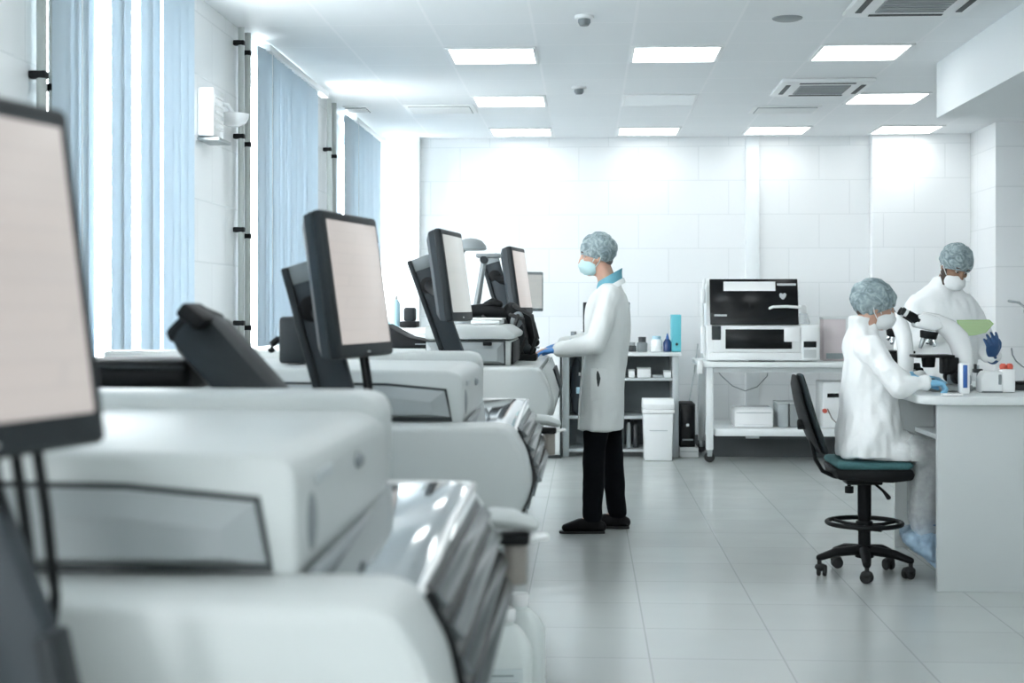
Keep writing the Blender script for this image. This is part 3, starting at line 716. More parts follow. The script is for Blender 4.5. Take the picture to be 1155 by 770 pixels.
        obj('arm_under', S().box(-.18, -.115, Y0 + L - .03, Y0 + L + .03, .872, .895, .008), 'black_plastic', r)
        obj('arm_lip', S().sweep([(-.16, Y0 + L, .878), (-.085, Y0 + L + .02, .884)], [(.024, .008), (.018, .006)]), 'white_plastic', r)
        obj('drain_tube', S().cyl((-.145, Y0 + L + .01, .79), (-.145, Y0 + L + .01, .874), .024, bev=.004).cyl((-.16, Y0 + L + .01, .80), (-.22, Y0 + L - .03, .78), .015), 'tube_beige', t)
    else:
        XK = -.79
        obj('deck_cover', S().box(XL, XK, y1, y2 - .3, 1.05, 1.14, .02), 'case_white', t)
        obj('upper_body', S().prism([(XK, 1.06), (XF + .008, 1.06), (XF + .012, 1.19), (XK, 1.19)], y1, Y0 + 1.05, 'y', .01), 'case_white', t)
        lidp = [(XK, 1.195), (XF + .03, 1.195), (XF + .04, 1.222), (XF - .02, 1.262), (XK, 1.262)]
        obj('hinged_lid', S().prism(lidp, y1 - .03, Y0 + 1.02, 'y', .012), 'case_white', t)
        sm = obj('side_seam', S().box(XK + .002, XF - .012, y1 - .006, y1 + .01, 1.07, 1.19), 'seam_dark', t)
        a = [(XK + .005, 1.078), (XF - .018, 1.078), (XF - .022, 1.182), (XK + .005, 1.182)]
        b = [(XK + .03, 1.09), (XF - .05, 1.09), (XF - .052, 1.15), (XK + .03, 1.15)]
        obj('side_panel', S().loft([[Vector((x, y1 - .005, z)) for x, z in a], [Vector((x, y1 - .012, z)) for x, z in a], [Vector((x, y1 - .032, z)) for x, z in b]]), 'case_grey', sm, ang=12)
        obj('latch', S().box(-.505, -.462, y1 - .055, y1 - .028, 1.166, 1.186, .004), 'black_plastic', t)
        obj('front_rail', S().box(XF - .0, XF + .02, y1 + .1, Y0 + 1.0, 1.07, 1.18, .004), 'black_plastic', t)
        obj('front_panel', S().prism([(-.212, T - .01), (-.18, .90 + dz), (-.155, .82 + dz), (-.165, .75 + dz), (-.19, .75 + dz), (-.24, T - .06)], Y0 + .23, Y0 + L - .11, 'y', .003), 'case_white', t)
        obj('front_slot', S().prism([(-.180, .935 + dz), (-.150, .83 + dz), (-.156, .77 + dz), (-.18, .80 + dz), (-.20, .93 + dz)], Y0 + 1.25, Y0 + 1.80, 'y', .003), 'dark_plastic', t)
        obj('work_deck', S().box(-1.2, -.235, Y0 + .23, Y0 + L - .11, T - .05, T - .012, .004), 'case_white', t)
    return t

analyser(1.68, 1.20, 'large white analyser nearest the camera, filling the bottom left corner')
analyser(4.21, 1.20, 'second white analyser with a mirror-like cover, in the middle of the row')
analyser(6.74, 2.00, 'third white analyser that the standing man rests his gloved hand on', .072, 2)

# monitors on leaning posts
def slab(a, b, w, th, sh, bev=.012):
    """flat bar from a to b, w wide in x, th deep"""
    a, b = Vector(a), Vector(b); d = (b - a); L = d.length; z = d.normalized()
    y = Vector((0, 1, 0)); x = y.cross(z).normalized(); y = z.cross(x)
    M = Matrix((x, y, z)).transposed().to_4x4(); M.translation = a
    return sh.box(-w / 2, w / 2, -th / 2, th / 2, 0, L, bev, M=M)
def monitor(c, ang, lab, scr, top, low, foot, bracket=True, tilt=8, w=.44, h=.405):
    """c centre of the screen; top and low are ends of the leaning post; foot = where it stands (z)"""
    t = thing('touch_monitor', lab, 'monitor', (low[0], low[1], foot), group='touch monitors on leaning posts')
    M = Matrix.Translation(Vector(c)) @ Matrix.Rotation(R(ang + 2), 4, 'Z') @ Matrix.Rotation(R(-tilt), 4, 'X')
    s = S()
    # frame ring with a wider chin, then the deep housing behind
    bw = .026
    s.prism([(-w / 2, -h / 2), (w / 2, -h / 2), (w / 2, h / 2), (-w / 2, h / 2)], -.012, .022, 'y', .011, 3, M=M)
    B = obj('bezel', s, 'dark_plastic', t)
    hs = S().loft([[Vector((sx * k * w / 2, y, z * k * h / 2)) for sx, z in ((-1, -1), (1, -1), (1, 1), (-1, 1))] for y, k in ((.02, .985), (.045, .95), (.065, .80))], M=M)
    obj('rear_housing', hs, 'slate_plastic', t)
    obj('screen', S().box(-w / 2 + bw, w / 2 - bw, -.0150, -.006, -h / 2 + bw + .012, h / 2 - bw, .002, M=M), scr, t)
    obj('power_light', S().box(-.012, .012, -.0145, -.010, -h / 2 + .012, -h / 2 + .017, M=M), 'chrome', B)
    p = slab(low, top, .105, .05, S())
    Pp = obj('post', p, 'slate_plastic', t)
    d = (Vector(top) - Vector(low)).normalized()
    obj('post_edge', slab(Vector(low) + Vector((-.045, -.01, .0)), Vector(top) + Vector((-.045, -.01, -.01)), .022, .06, S(), .006), 'dark_plastic', Pp)
    obj('post_cap', slab(Vector(top) - d * .055, Vector(top) + d * .006, .108, .056, S(), .01), 'case_mid', Pp)
    br = Vector(top) - d * .13; back = M @ Vector((-.02, .066, br.z - c[2] - .02))
    s = S().sweep([br, (br + back) / 2 + Vector((0, 0, -.012)), back], [.028, .024, .03], n=12)
    s.cyl(br + Vector((.0, -.035, 0)), br + Vector((.0, .035, 0)), .038, bev=.004)
    obj('hinge_bracket', s, 'black_plastic', t)
    if foot < .5:
        s = S().cyl((low[0], low[1], .02), (low[0], low[1], low[2] + .02), .032, n=20)
        obj('column', s, 'dark_plastic', t)
        obj('foot_plate', S().cyl((low[0], low[1], 0), (low[0], low[1], .025), .20, n=32, bev=.006), 'dark_plastic', t)
    else:
        obj('mounting_plate', S().box(low[0] - .08, low[0] + .08, low[1] - .05, low[1] + .05, foot, low[2] + .01, .006), 'dark_plastic', t)
    return t, M
def cables(M, h, zs, lab, parent, xs=(-.05, .02)):
    for x in xs:
        a = M @ Vector((x, .04, -h / 2 + .01))
        s = S().sweep([a, a + Vector((.012 * (1 if x > 0 else -1), 0, -.08)), a + Vector((.015, .02, -.18)), Vector((a.x, a.y + .02, zs))], .007, n=8)
        obj('cable', s, 'black_plastic', parent)
c1 = Vector((-.664, 1.475, 1.388))
t1, M1 = monitor(c1, 74, 'nearest dark-framed monitor, cut off by the left edge of the picture', 'screen_warm', (-.87, 1.62, 1.46), (-.545, 1.50, .80), 0)
cables(M1, .405, .86, '', t1, (.07, .11, .15))
obj('cable_box', slab((-.508, 1.46, .78), (-.560, 1.46, 1.012), .02, .06, S(), .006), 'dark_plastic', t1)
c2 = P(401, 322, 4.0)
t2, M2 = monitor(c2, 77, 'second dark-framed monitor, standing between the first and second analysers', 'screen_warm', P(341, 300, 4.1), P(400, 520, 4.0), 0)
cables(M2, .405, 1.0, '', t2, (.08, .12))
c3 = P(513, 311, 6.32)
t3, M3 = monitor(c3, 81, 'third dark-framed monitor with a pale grey screen, left of the leaning lamp arm', 'screen_cool', P(473, 292, 6.62), P(515, 410, 6.62), 0)
c4 = P(587, 316.5, 8.6)
t4, M4 = monitor(c4, 80, 'farthest dark-framed monitor, closest to the standing man in the lab coat', 'screen_warm', P(552, 290, 8.72), P(576, 372, 8.56), 1.057)

# black arm slab and tray beyond the nearest analyser
t = thing('support_arm', 'thick black support arm leaning back behind the nearest analyser', 'support arm', (-.62, 3.12, 0))
a, b = P(219, 366, 3.2), P(318, 478, 3.1)
k = slab(b, a, .115, .15, S(), .035)
obj('arm', k, 'dark_plastic', t)
d = (a - b).normalized()
obj('end_cap', slab(a - d * .03, a + d * .012, .107, .14, S(), .02), 'black_plastic', t)
q = P(228, 356, 3.15)
obj('clip', S().box(q.x - .03, q.x + .03, q.y - .1, q.y + .03, q.z - .018, q.z + .016, .008, M=Matrix.Translation(q) @ Matrix.Rotation(R(38), 4, 'Y') @ Matrix.Translation(-q)), 'black_plastic', t)
obj('column', S().cyl((b.x, b.y, .02), (b.x, b.y, b.z + .03), .04), 'dark_plastic', t)
obj('foot_plate', S().cyl((b.x, b.y, 0), (b.x, b.y, .024), .2, n=32, bev=.006), 'dark_plastic', t)
t = thing('instrument_tray', 'black tray on a post in front of the nearest blind, behind the first monitor', 'tray', (-1.02, 3.25, 0))
zb, zt_ = 1.160, 1.232
obj('tray_body', S().box(-1.42, -.885, 3.12, 3.44, zb, zt_, .03, 3), 'black_plastic', t)
obj('tray_rim', S().box(-1.41, -.895, 3.115, 3.445, zt_ - .02, zt_ - .012, .003), 'dark_plastic', t)
obj('grip', S().sweep([(-.92, 3.25, zt_ - .01), (-.915, 3.25, zt_ + .02), (-.905, 3.25, zt_ + .03)], .016, n=10), 'black_plastic', t)
obj('column', S().cyl((-1.15, 3.28, .02), (-1.15, 3.28, zb + .01), .035), 'dark_plastic', t)
obj('foot_plate', S().cyl((-1.15, 3.28, 0), (-1.15, 3.28, .024), .19, n=32, bev=.006), 'dark_plastic', t)
t = thing('control_box', 'dark box with a curled cable on the second analyser, behind the second monitor post', 'box', P(330, 392, 4.75))
pa, pb = P(318, 357, 4.75), P(348, 393, 4.75)
obj('case', S().box(pa.x, pb.x, 4.65, 4.85, 1.166, pa.z, .012), 'dark_plastic', t)
obj('cable', S().sweep([P(321, 384, 4.72), P(313, 383, 4.72), P(307, 388, 4.72), P(306, 394, 4.72)], .012, n=10), 'black_plastic', t)

# on the third analyser
p = P(458, 392, 7.4)
t = thing('black_cover', 'black wedge shaped housing on the third analyser beside the second monitor', 'housing', (-1.0, 7.45, 1.14))
s = S().prism([(P(435, 366, 7.4).x, P(435, 365, 7.4).z), (P(435, 392, 7.4).x, 1.142), (P(489, 392, 7.4).x - .003, 1.142), (P(489, 386, 7.4).x - .003, P(489, 385, 7.4).z), (P(462, 380, 7.4).x, P(462, 380, 7.4).z)], 7.3, 7.6, 'y', .008)
obj('body', s, 'black_plastic', t)
obj('seam', S().box(P(470, 0, 7.4).x, P(489, 0, 7.4).x, 7.292, 7.302, 1.16, 1.165), 'case_mid', t)
t = thing('white_module', 'white box module on the third analyser carrying a dark sensor and a bottle', 'module', (-1.02, 7.95, 1.14))
obj('body', S().box(P(424, 0, 7.9).x, P(487, 0, 7.9).x, 7.8, 8.15, 1.14, P(450, 370, 7.9).z, .02), 'white_plastic', t)
obj('seam', S().box(P(424, 0, 7.9).x + .01, P(487, 0, 7.9).x - .01, 7.795, 7.802, 1.2, 1.204), 'box_grey', t)
zm = P(450, 370, 7.9).z
t = thing('sensor_unit', 'small black sensor block on a black plinth, left of the third monitor post', 'sensor', P(459, 370, 7.95))
obj('plinth', S().box(P(451, 0, 7.9).x, P(470, 0, 7.9).x, 7.85, 8.0, zm, P(0, 363, 7.9).z, .006), 'black_plastic', t)
obj('head', S().box(P(454.5, 0, 7.9).x, P(467, 0, 7.9).x, 7.87, 7.98, P(0, 363, 7.9).z, P(0, 347.5, 7.9).z, .012), 'dark_plastic', t)
q = P(443.5, 0, 8.0)
t = thing('spray_bottle', 'pale blue bottle on the white module near the second monitor', 'bottle', (q.x, 8.0, zm))
obj('body', S().lathe([(0, 0), (.03, 0), (.034, .008), (.034, .135), (.02, .155), (0, .155)], (q.x, 8.0, zm)), 'bottle_blue', t)
obj('cap', S().lathe([(.02, .153), (.02, .178), (0, .178)], (q.x, 8.0, zm)), 'white_plastic', t)

# leaning lamps
t = thing('bench_lamp', 'grey bench lamp with a leaning arm and flat bar head, right of the third monitor', 'lamp', P(536, 372, 8.1))
a, b = P(535, 362, 8.1), P(546, 293, 8.1)
obj('arm', S().sweep([a, b], [(.028, .02), (.022, .016)], n=10), 'case_mid', t)
obj('head', S().box(P(537, 0, 8.1).x, P(565, 0, 8.1).x, 8.05, 8.17, P(0, 290.5, 8.1).z, P(0, 286, 8.1).z, .008), 'case_mid', t)
obj('joint', S().cyl(b + Vector((0, -.03, 0)), b + Vector((0, .03, 0)), .022), 'dark_plastic', t)
obj('base', S().box(a.x - .05, a.x + .05, 8.03, 8.17, 1.058, a.z + .01, .01), 'case_mid', t)
t = thing('round_lamp', 'lamp with a grey domed round head peeping out behind the third monitor', 'lamp', P(520, 372, 7.6))
hc = P(531, 281, 7.6)
obj('shade', S().lathe([(.085, 0), (.082, .018), (.06, .044), (.03, .056), (0, .06)], hc), 'case_mid', t)
obj('lens', S().lathe([(0, -.006), (.078, -.006), (.085, .001), (0, .001)], hc), 'case_grey', t)
obj('arm', S().sweep([hc + Vector((-.02, 0, .03)), P(517, 290, 7.6), P(513, 330, 7.6), P(519, 352, 7.6), Vector((P(519, 366, 7.6).x, 7.6, 1.284))], .016, n=10), 'case_grey', t)
obj('base', S().cyl((P(519, 0, 7.6).x, 7.6, 1.264), (P(519, 0, 7.6).x, 7.6, 1.286), .06), 'case_grey', t)

# black jointed sampling arm and its hoses
t = thing('sampling_arm', 'tangle of black jointed arms and hoses below the farthest dark monitor', 'robot arm', P(590, 405, 8.0))
z0 = 1.056
obj('cross_arm', S().sweep([P(528, 351, 7.9), P(545, 350, 7.9), P(560, 353, 7.9), P(576, 361, 7.95)], [(.05, .034), (.055, .04), (.055, .042), (.045, .04)]), 'black_plastic', t)
obj('arm_cover', S().sweep([P(549, 344, 7.9), P(556, 341, 7.9), P(563, 343, 7.9)], [(.03, .022), (.034, .028), (.03, .022)]), 'black_plastic', t)
obj('shoulder', S().ell(P(577, 356, 7.95), (.06, .07, .075)), 'black_plastic', t)
u = S().sweep([P(577, 356, 7.95), P(584, 372, 8.0), P(587, 390, 8.0), Vector((P(588, 404, 8.0).x, 8.0, z0 + .065))], [(.035, .035), (.045, .04), (.05, .045), (.06, .05)])
obj('upright', u, 'dark_plastic', t)
obj('side_joint', S().sweep([P(590, 352, 8.05), P(597, 366, 8.05), P(602, 382, 8.05), P(600, 398, 8.05), Vector((P(599, 0, 8.05).x, 8.05, z0 + .045))], [.025, .038, .034, .03, .035]), 'black_plastic', t)
obj('joint_plate', S().ell(P(583, 361, 7.88), (.035, .02, .05), (0, R(20), 0)), 'case_mid', t)
obj('foot', S().box(P(572, 0, 8).x, P(606, 0, 8).x, 7.9, 8.12, z0, z0 + .035, .008), 'black_plastic', t)
for pts in ([(576, 355), (590, 360), (594, 380), (583, 404)], [(580, 345), (600, 356), (605, 380), (597, 404)], [(570, 362), (572, 380), (577, 404)], [(584, 356), (578, 378), (590, 404)], [(545, 357), (556, 372), (568, 378), (576, 404)]):
    q = [P(x, y, 7.85) for x, y in pts]; q[-1] = Vector((q[-1].x, q[-1].y + .1, z0 + .02))
    obj('hose', S().sweep(q, .011, n=8), 'rubber', t)
q = P(608, 397, 8.1)
obj('grip_knob', S().ell(P(600, 386, 8.2), (.045, .045, .03)), 'black_plastic', t)
obj('knob_stem', S().cyl((P(600, 0, 8.2).x, P(600, 0, 8.2).y, z0), P(600, 388, 8.2), .018), 'black_plastic', t)
t = thing('sample_rack', 'white sample tray on the third analyser under the black cross arm', 'tray', P(548, 380, 7.62))
pa, pb = P(533, 366, 7.5), P(566, 372, 7.5)
obj('body', S().box(pa.x, pb.x, 7.35, 7.7, 1.262, 1.285, .008), 'white_plastic', t)
obj('rim', S().box(pa.x - .01, pb.x + .01, 7.34, 7.71, 1.285, 1.295, .004), 'white_gloss', t)

# jerrycans on the floor
def can(x, y, lab, rz=0):
    t = thing('jerrycan', lab, 'jerrycan', (x, y, 0), R(rz), group='white jerrycans on the floor')
    def sec(z, a, b, r=.35):
        out = []
        for k in range(24):
            u = 2 * math.pi * k / 24; c, s_ = math.cos(u), math.sin(u); e = .55
            out.append(Vector((a * math.copysign(abs(c) ** e, c), b * math.copysign(abs(s_) ** e, s_), z)))
        return out
    prof = [(0, .9), (.012, 1), (.08, 1), (.09, .975), (.1, 1), (.24, 1), (.265, .93), (.295, .74), (.318, .5), (.325, .36)]
    M = WM[t.name]
    b = S().loft([sec(z, .088 * k, .075 * k) for z, k in prof], M=M)
    B = obj('body', b, 'bottle_hdpe', t)
    obj('neck', S().lathe([(.030, .32), (.028, .352), (0, .352)], M=M), 'bottle_hdpe', t)
    obj('cap', S().lathe([(.034, .338), (.036, .342), (.036, .372), (.032, .378), (0, .378)], M=M), 'white_gloss', t)
    lb = obj('label', S().box(-.06, .055, -.0785, -.070, .07, .20, .002, M=M), 'label_paper', t)
    ln = S()
    for i, w_ in enumerate((.07, .085, .06, .08)): ln.box(-.045, -.045 + w_, -.0795, -.078, .175 - i * .026, .181 - i * .026, M=M)
    obj('print', ln, 'print_grey', lb)
can(-.266, 4.60, 'white jerrycan in front, its cap lower and left, beside the nearest analysers', 6)
can(-.232, 4.84, 'white jerrycan standing behind the other one, right of it at the aisle edge', -8)

# ------------------------------------------------------------------ right side: desk, stool, microscopes
DX0, DX1, DYN, DYF, DZ = 1.585, 2.72, 6.83, 8.25, .93
t = thing('lab_desk', 'white laboratory desk with a plain end panel, where the seated woman works', 'desk', (2.1, 7.5, 0))
r = .14
out = [(DX0 + r * (1 - math.cos(a)), DYN + r * (1 - math.sin(a))) for a in [R(90) * k / 6 for k in range(7)]] + [(DX1, DYN), (DX1, DYF), (DX0, DYF)]
obj('desktop', S().prism(out, DZ - .042, DZ, 'z', .008), 'laminate_edge', t)
obj('end_panel', S().box(1.665, 2.68, DYN + .035, DYN + .065, 0, DZ - .042, .002), 'laminate', t)
obj('end_panel', S().box(1.735, 2.68, 8.12, 8.15, 0, DZ - .042, .002), 'laminate', t)
obj('back_panel', S().box(2.60, 2.62, DYN + .065, 8.12, .25, DZ - .042), 'laminate', t)
obj('inner_divider', S().box(1.95, 1.97, DYN + .065, 8.12, .45, DZ - .042), 'shelf_inside', t)  # darker grey also carries the shade inside the desk
obj('inner_shelf', S().box(1.845, 1.95, DYN + .065, 8.12, .655, .68, .002), 'laminate_edge', t)
q = Vector((1.85, 7.45, .68))
t = thing('paper_roll', 'white paper roll lying on the inner shelf under the desktop', 'paper roll', q)
obj('body', S().cyl((1.855, 7.5, .723), (1.935, 7.5, .723), .042, n=28), 'white_paint', t)
obj('core', S().cyl((1.85, 7.5, .723), (1.94, 7.5, .723), .016), 'tube_beige', t)

def stool(x, y):
    t = thing('swivel_stool', 'teal upholstered swivel work chair with foot ring under the seated woman', 'chair', (x, y, 0))
    M = WM[t.name]
    obj('seat', remesh(S().box(-.175, .205, -.21, .21, .552, .592, .035, 4), .012, 5, M=M), 'fabric_teal', t)
    obj('seat_pan', S().prism([(-.18, .555), (.20, .555), (.212, .528), (.20, .50), (.10, .488), (-.16, .50)], -.19, .19, 'y', .012, M=M), 'black_plastic', t)
    pts = [(-.322, 0, 1.005), (-.318, 0, .96), (-.300, 0, .88), (-.272, 0, .78), (-.236, 0, .69), (-.206, 0, .63)]
    obj('backrest', S().sweep(pts, [(.10, .014), (.16, .022), (.19, .025), (.205, .026), (.18, .025), (.13, .018)], ref=(1, 0, .3), n=24, M=M), 'fabric_dark', t, ang=60)
    obj('backrest_trim', S().sweep([(a - .030 if 0 else a - .028, 0, c) for a, b, c in pts], [(.085, .008), (.15, .012), (.18, .014), (.195, .014), (.17, .014), (.12, .010)], ref=(1, 0, .3), n=24, M=M), 'black_plastic', t)
    obj('back_bar', S().sweep([(-.285, 0, .76), (-.262, 0, .66), (-.245, 0, .585), (-.21, 0, .525), (-.15, 0, .497), (-.04, 0, .492)], [(.03, .011)] * 6, ref=(1, 0, .2), n=12, M=M), 'black_plastic', t)
    obj('back_knob', S().cyl((-.335, 0, .76), (-.285, 0, .76), .026, bev=.004, M=M), 'black_plastic', t)
    obj('mechanism', S().box(-.10, .08, -.07, .07, .462, .505, .01, M=M), 'black_plastic', t)
    obj('height_knob', S().cyl((-.085, -.05, .455), (-.085, -.05, .42), .022, bev=.004, M=M).cyl((-.085, -.05, .48), (-.085, -.05, .45), .01, M=M), 'black_plastic', t)
    obj('lever', S().sweep([(.04, -.05, .47), (.07, -.12, .44), (.085, -.17, .415)], [.007, .007, .012], M=M), 'black_plastic', t)
    obj('column', S().cyl((0, 0, .10), (0, 0, .47), .031, M=M).cyl((0, 0, .3), (0, 0, .47), .034, M=M), 'black_plastic', t)
    ring = obj('foot_ring', S().torus((0, 0, .265), .185, .012, M=M), 'black_plastic', t)
    sp = S()
    for a in (20, 140, 260): sp.sweep([(.03 * math.cos(R(a)), .03 * math.sin(R(a)), .25), (.10 * math.cos(R(a)), .10 * math.sin(R(a)), .252), (.183 * math.cos(R(a)), .183 * math.sin(R(a)), .263)], .009, n=8, M=M)
    sp.cyl((0, 0, .225), (0, 0, .275), .042, bev=.005, M=M); sp.cyl((.03, -.03, .245), (.075, -.06, .245), .018, bev=.003, M=M)
    obj('ring_spokes', sp, 'black_plastic', ring)
    obj('hub', S().cyl((0, 0, .09), (0, 0, .155), .048, .042, bev=.006, M=M), 'black_plastic', t)
    for a in (188, 262, 334, 46, 118):
        c, s_ = math.cos(R(a)), math.sin(R(a))
        l = obj('base_arm', S().sweep([(.03 * c, .03 * s_, .128), (.15 * c, .15 * s_, .118), (.232 * c, .232 * s_, .092)], [(.03, .026), (.026, .022), (.02, .017)], n=10, M=M), 'black_plastic', t)
        w = S(); px, py = .232 * c, .232 * s_; u = R(a + 65)
        for k in (-1, 1):
            a_ = Vector((px - .012 * c, py - .012 * s_, .029)); dv = Vector((-math.sin(u), math.cos(u), 0))
            w.cyl(a_ + dv * (.006 * k), a_ + dv * (.024 * k), .029, bev=.005, M=M)
        w.cyl((px, py, .03), (px, py, .085), .011, M=M); w.ell((px - .006 * c, py - .006 * s_, .044), (.03, .03, .02), M=M)
        obj('castor', w, 'rubber', l)
stool(1.40, 7.27)

def microscope(M, lab):
    loc = M.translation
    t = thing('microscope', lab, 'microscope', loc, 0, 'white microscopes on the lab desk')
    WM[t.name] = M; t.matrix_world = M
    obj('base', S().prism([(-.13, -.075), (.05, -.085), (.085, -.06), (.085, .06), (.05, .085), (-.13, .075)], 0, .032, 'z', .010, 3, M=M).prism([(-.02, -.055), (.08, -.055), (.08, .055), (-.02, .055)], .03, .085, 'z', .014, 3, M=M), 'case_grey', t)
    arm = S().sweep([(.050, 0, .05), (.052, 0, .13), (.046, 0, .20), (.025, 0, .262), (-.02, 0, .312), (-.085, 0, .347), (-.14, 0, .362)], [(.042, .040), (.042, .045), (.042, .052), (.042, .055), (.044, .05), (.046, .042), (.045, .036)], ref=(1, 0, .4), n=20, M=M)
    obj('arm', arm, 'white_gloss', t, ang=70)
    obj('head', S().prism([(-.20, .322), (-.10, .300), (-.055, .318), (-.08, .372), (-.15, .392), (-.195, .376)], -.052, .052, 'y', .014, 3, M=M), 'white_gloss', t)
    for y in (-.03, .03):
        tb = obj('eyepiece_tube', S().cyl((-.175, y, .352), (-.235, y, .388), .024, .021, bev=.003, M=M), 'black_plastic', t)
        obj('collar', S().cyl((-.228, y, .384), (-.248, y, .396), .019, M=M), 'white_gloss', tb)
        obj('eyepiece', S().cyl((-.246, y, .395), (-.262, y, .404), .019, .021, bev=.003, M=M), 'rubber', tb)
    obj('nosepiece', S().cyl((-.118, 0, .300), (-.124, 0, .262), .046, .040, bev=.005, M=M), 'black_plastic', t)
    for k, (dx, dy) in enumerate(((-.035, .0), (.026, -.02), (.020, .026), (-.01, -.03))):
        obj('objective', S().cyl((-.122 + dx * .7, dy * .7, .266), (-.124 + dx * 1.15, dy * 1.15, .215 + .008 * k), .0125, .009, bev=.002, M=M), 'chrome' if k % 2 else 'steel', t)
    st = obj('stage', S().box(-.20, -.01, -.08, .08, .168, .182, .004, M=M), 'black_plastic', t)
    obj('slide', S().box(-.16, -.085, -.012, .012, .182, .1845, M=M), 'clear_plastic', st)
    obj('stage_knob', S().cyl((-.05, -.07, .168), (-.05, -.07, .10), .012, bev=.002, M=M), 'black_plastic', st)
    obj('condenser', S().cyl((-.122, 0, .168), (-.122, 0, .118), .036, .030, bev=.004, M=M).box(-.06, .02, -.045, .045, .085, .170, .008, M=M), 'black_plastic', t)
    obj('lamp_house', S().lathe([(.036, .03), (.036, .05), (.028, .062), (0, .062)], (-.122, 0, 0), M=M), 'black_plastic', t)
    for y in (-1, 1):
        k = obj('focus_knob', S().cyl((.005, .05 * y, .072), (.005, .095 * y, .072), .034, bev=.004, M=M).cyl((.005, .09 * y, .072), (.005, .112 * y, .072), .020, bev=.003, M=M), 'black_plastic', t)
        obj('tension_knob', S().cyl((.045, .05 * y, .105), (.045, .08 * y, .105), .015, bev=.003, M=M), 'black_plastic', k)
    return t
q = P(1075, 440, 7.16)
microscope(Matrix.Translation((q.x, q.y, DZ)), 'white microscope on the desk, its eyepieces in front of the seated woman\'s face')
microscope(Matrix.Translation((P(1013, 430, 7.85).x, 7.85, DZ)) @ Matrix.Rotation(R(-82), 4, 'Z'), 'second white microscope behind the first one, turned away towards the standing person')

# small things on the desk
def on(px, d): v = P(px, 440, d); return v.x, v.y
x, y = on(1087.5, 6.90)
t = thing('test_kit_box', 'slim white upright box with a blue stripe beside the microscope base', 'box', (x, y, DZ))
obj('body', S().box(x - .024, x + .024, y - .02, y + .03, DZ, DZ + .15, .008), 'white_gloss', t)
obj('stripe', S().box(x - .011, x + .011, y - .023, y - .015, DZ + .03, DZ + .142, .004), 'blue_plastic', t)
x, y = on(1103, 7.3)
t = thing('slide_clamp', 'small dark clamp on a thin stand between the blue-striped box and the white dispenser', 'clamp', (x, y, DZ))
obj('base', S().cyl((x, y, DZ), (x, y, DZ + .012), .035, bev=.003), 'case_grey', t)
obj('rod', S().cyl((x, y, DZ + .01), (x, y, DZ + .125), .007), 'steel', t)
obj('jaw', S().box(x - .025, x + .022, y - .015, y + .015, DZ + .085, DZ + .105, .004).box(x - .02, x - .008, y - .012, y + .012, DZ + .10, DZ + .13, .003), 'jar_dark', t)
x, y = on(1116, 7.05)
t = thing('dispenser', 'squat white dispenser box with a sloped front on the desk', 'dispenser', (x, y, DZ))
obj('body', S().prism([(x - .055, DZ), (x + .05, DZ), (x + .05, DZ + .105), (x - .035, DZ + .105), (x - .055, DZ + .07)], y - .05, y + .05, 'y', .008), 'white_plastic', t)
obj('base_strip', S().box(x - .05, x + .05, y - .052, y + .05, DZ, DZ + .008), 'case_mid', t)
obj('side_slot', S().box(x + .03, x + .045, y - .053, y - .045, DZ + .04, DZ + .09, .003), 'case_mid', t)
x, y = on(1135, 7.05)
t = thing('red_knob_bottle', 'white container with two red knobs on top, right end of the desk', 'container', (x, y, DZ))
obj('body', S().box(x - .032, x + .034, y - .04, y + .04, DZ, DZ + .115, .008), 'white_gloss', t)
for dx in (-.016, .016):
    obj('knob', S().lathe([(.014, .0), (.017, .01), (.017, .022), (.010, .03), (0, .03)], (x + dx, y, DZ + .112)), 'red_plastic', t)
x, y = on(1153, 7.25)
t = thing('black_dish', 'flat black dish at the right edge of the desk', 'dish', (x, y, DZ))
obj('dish', S().lathe([(0, 0), (.055, 0), (.065, .03), (.058, .032), (.05, .01), (0, .01)], (x, y, DZ)), 'jar_dark', t)
obj('lid', S().lathe([(.062, .034), (.06, .042), (0, .046)], (x, y, DZ)), 'black_plastic', t)
x, y = on(1158, 7.7)
t = thing('gooseneck_lamp', 'thin grey gooseneck arm bending over the right end of the desk', 'lamp', (x, y, DZ))
obj('base', S().cyl((x, y, DZ), (x, y, DZ + .02), .05, bev=.004), 'case_grey', t)
obj('neck', S().sweep([(x, y, DZ + .02), (x + .004, y, 1.1), (x + .002, y, 1.25), (x - .005, y, 1.345), (x - .04, y, 1.375), (x - .095, y, 1.385)], .007, n=10), 'steel', t)
obj('joint', S().ell((x - .002, y, 1.33), (.014, .014, .02)), 'case_mid', t)
c = S(); xq = lambda px, py, d=7.6: P(px, py, d)
c.sweep([xq(1141, 393), xq(1142, 400), xq(1146, 407), xq(1153, 413), Vector((x + .03, y - .05, 1.0)), Vector((x + .03, y - .05, DZ + .006))], .004, n=8)
single('thin_wire', c, 'case_mid', 'thin dark wire curling up at the right edge of the desk', 'wire', xq(1141, 393))
x, y = on(1074, 6.785)
single('glass_slide_tray', S().box(x - .05, x + .045, y - .03, y + .025, DZ, DZ + .010, .003), 'white_gloss', 'flat white tray on the desk edge beside the blue glove', 'tray', (x, y, DZ))

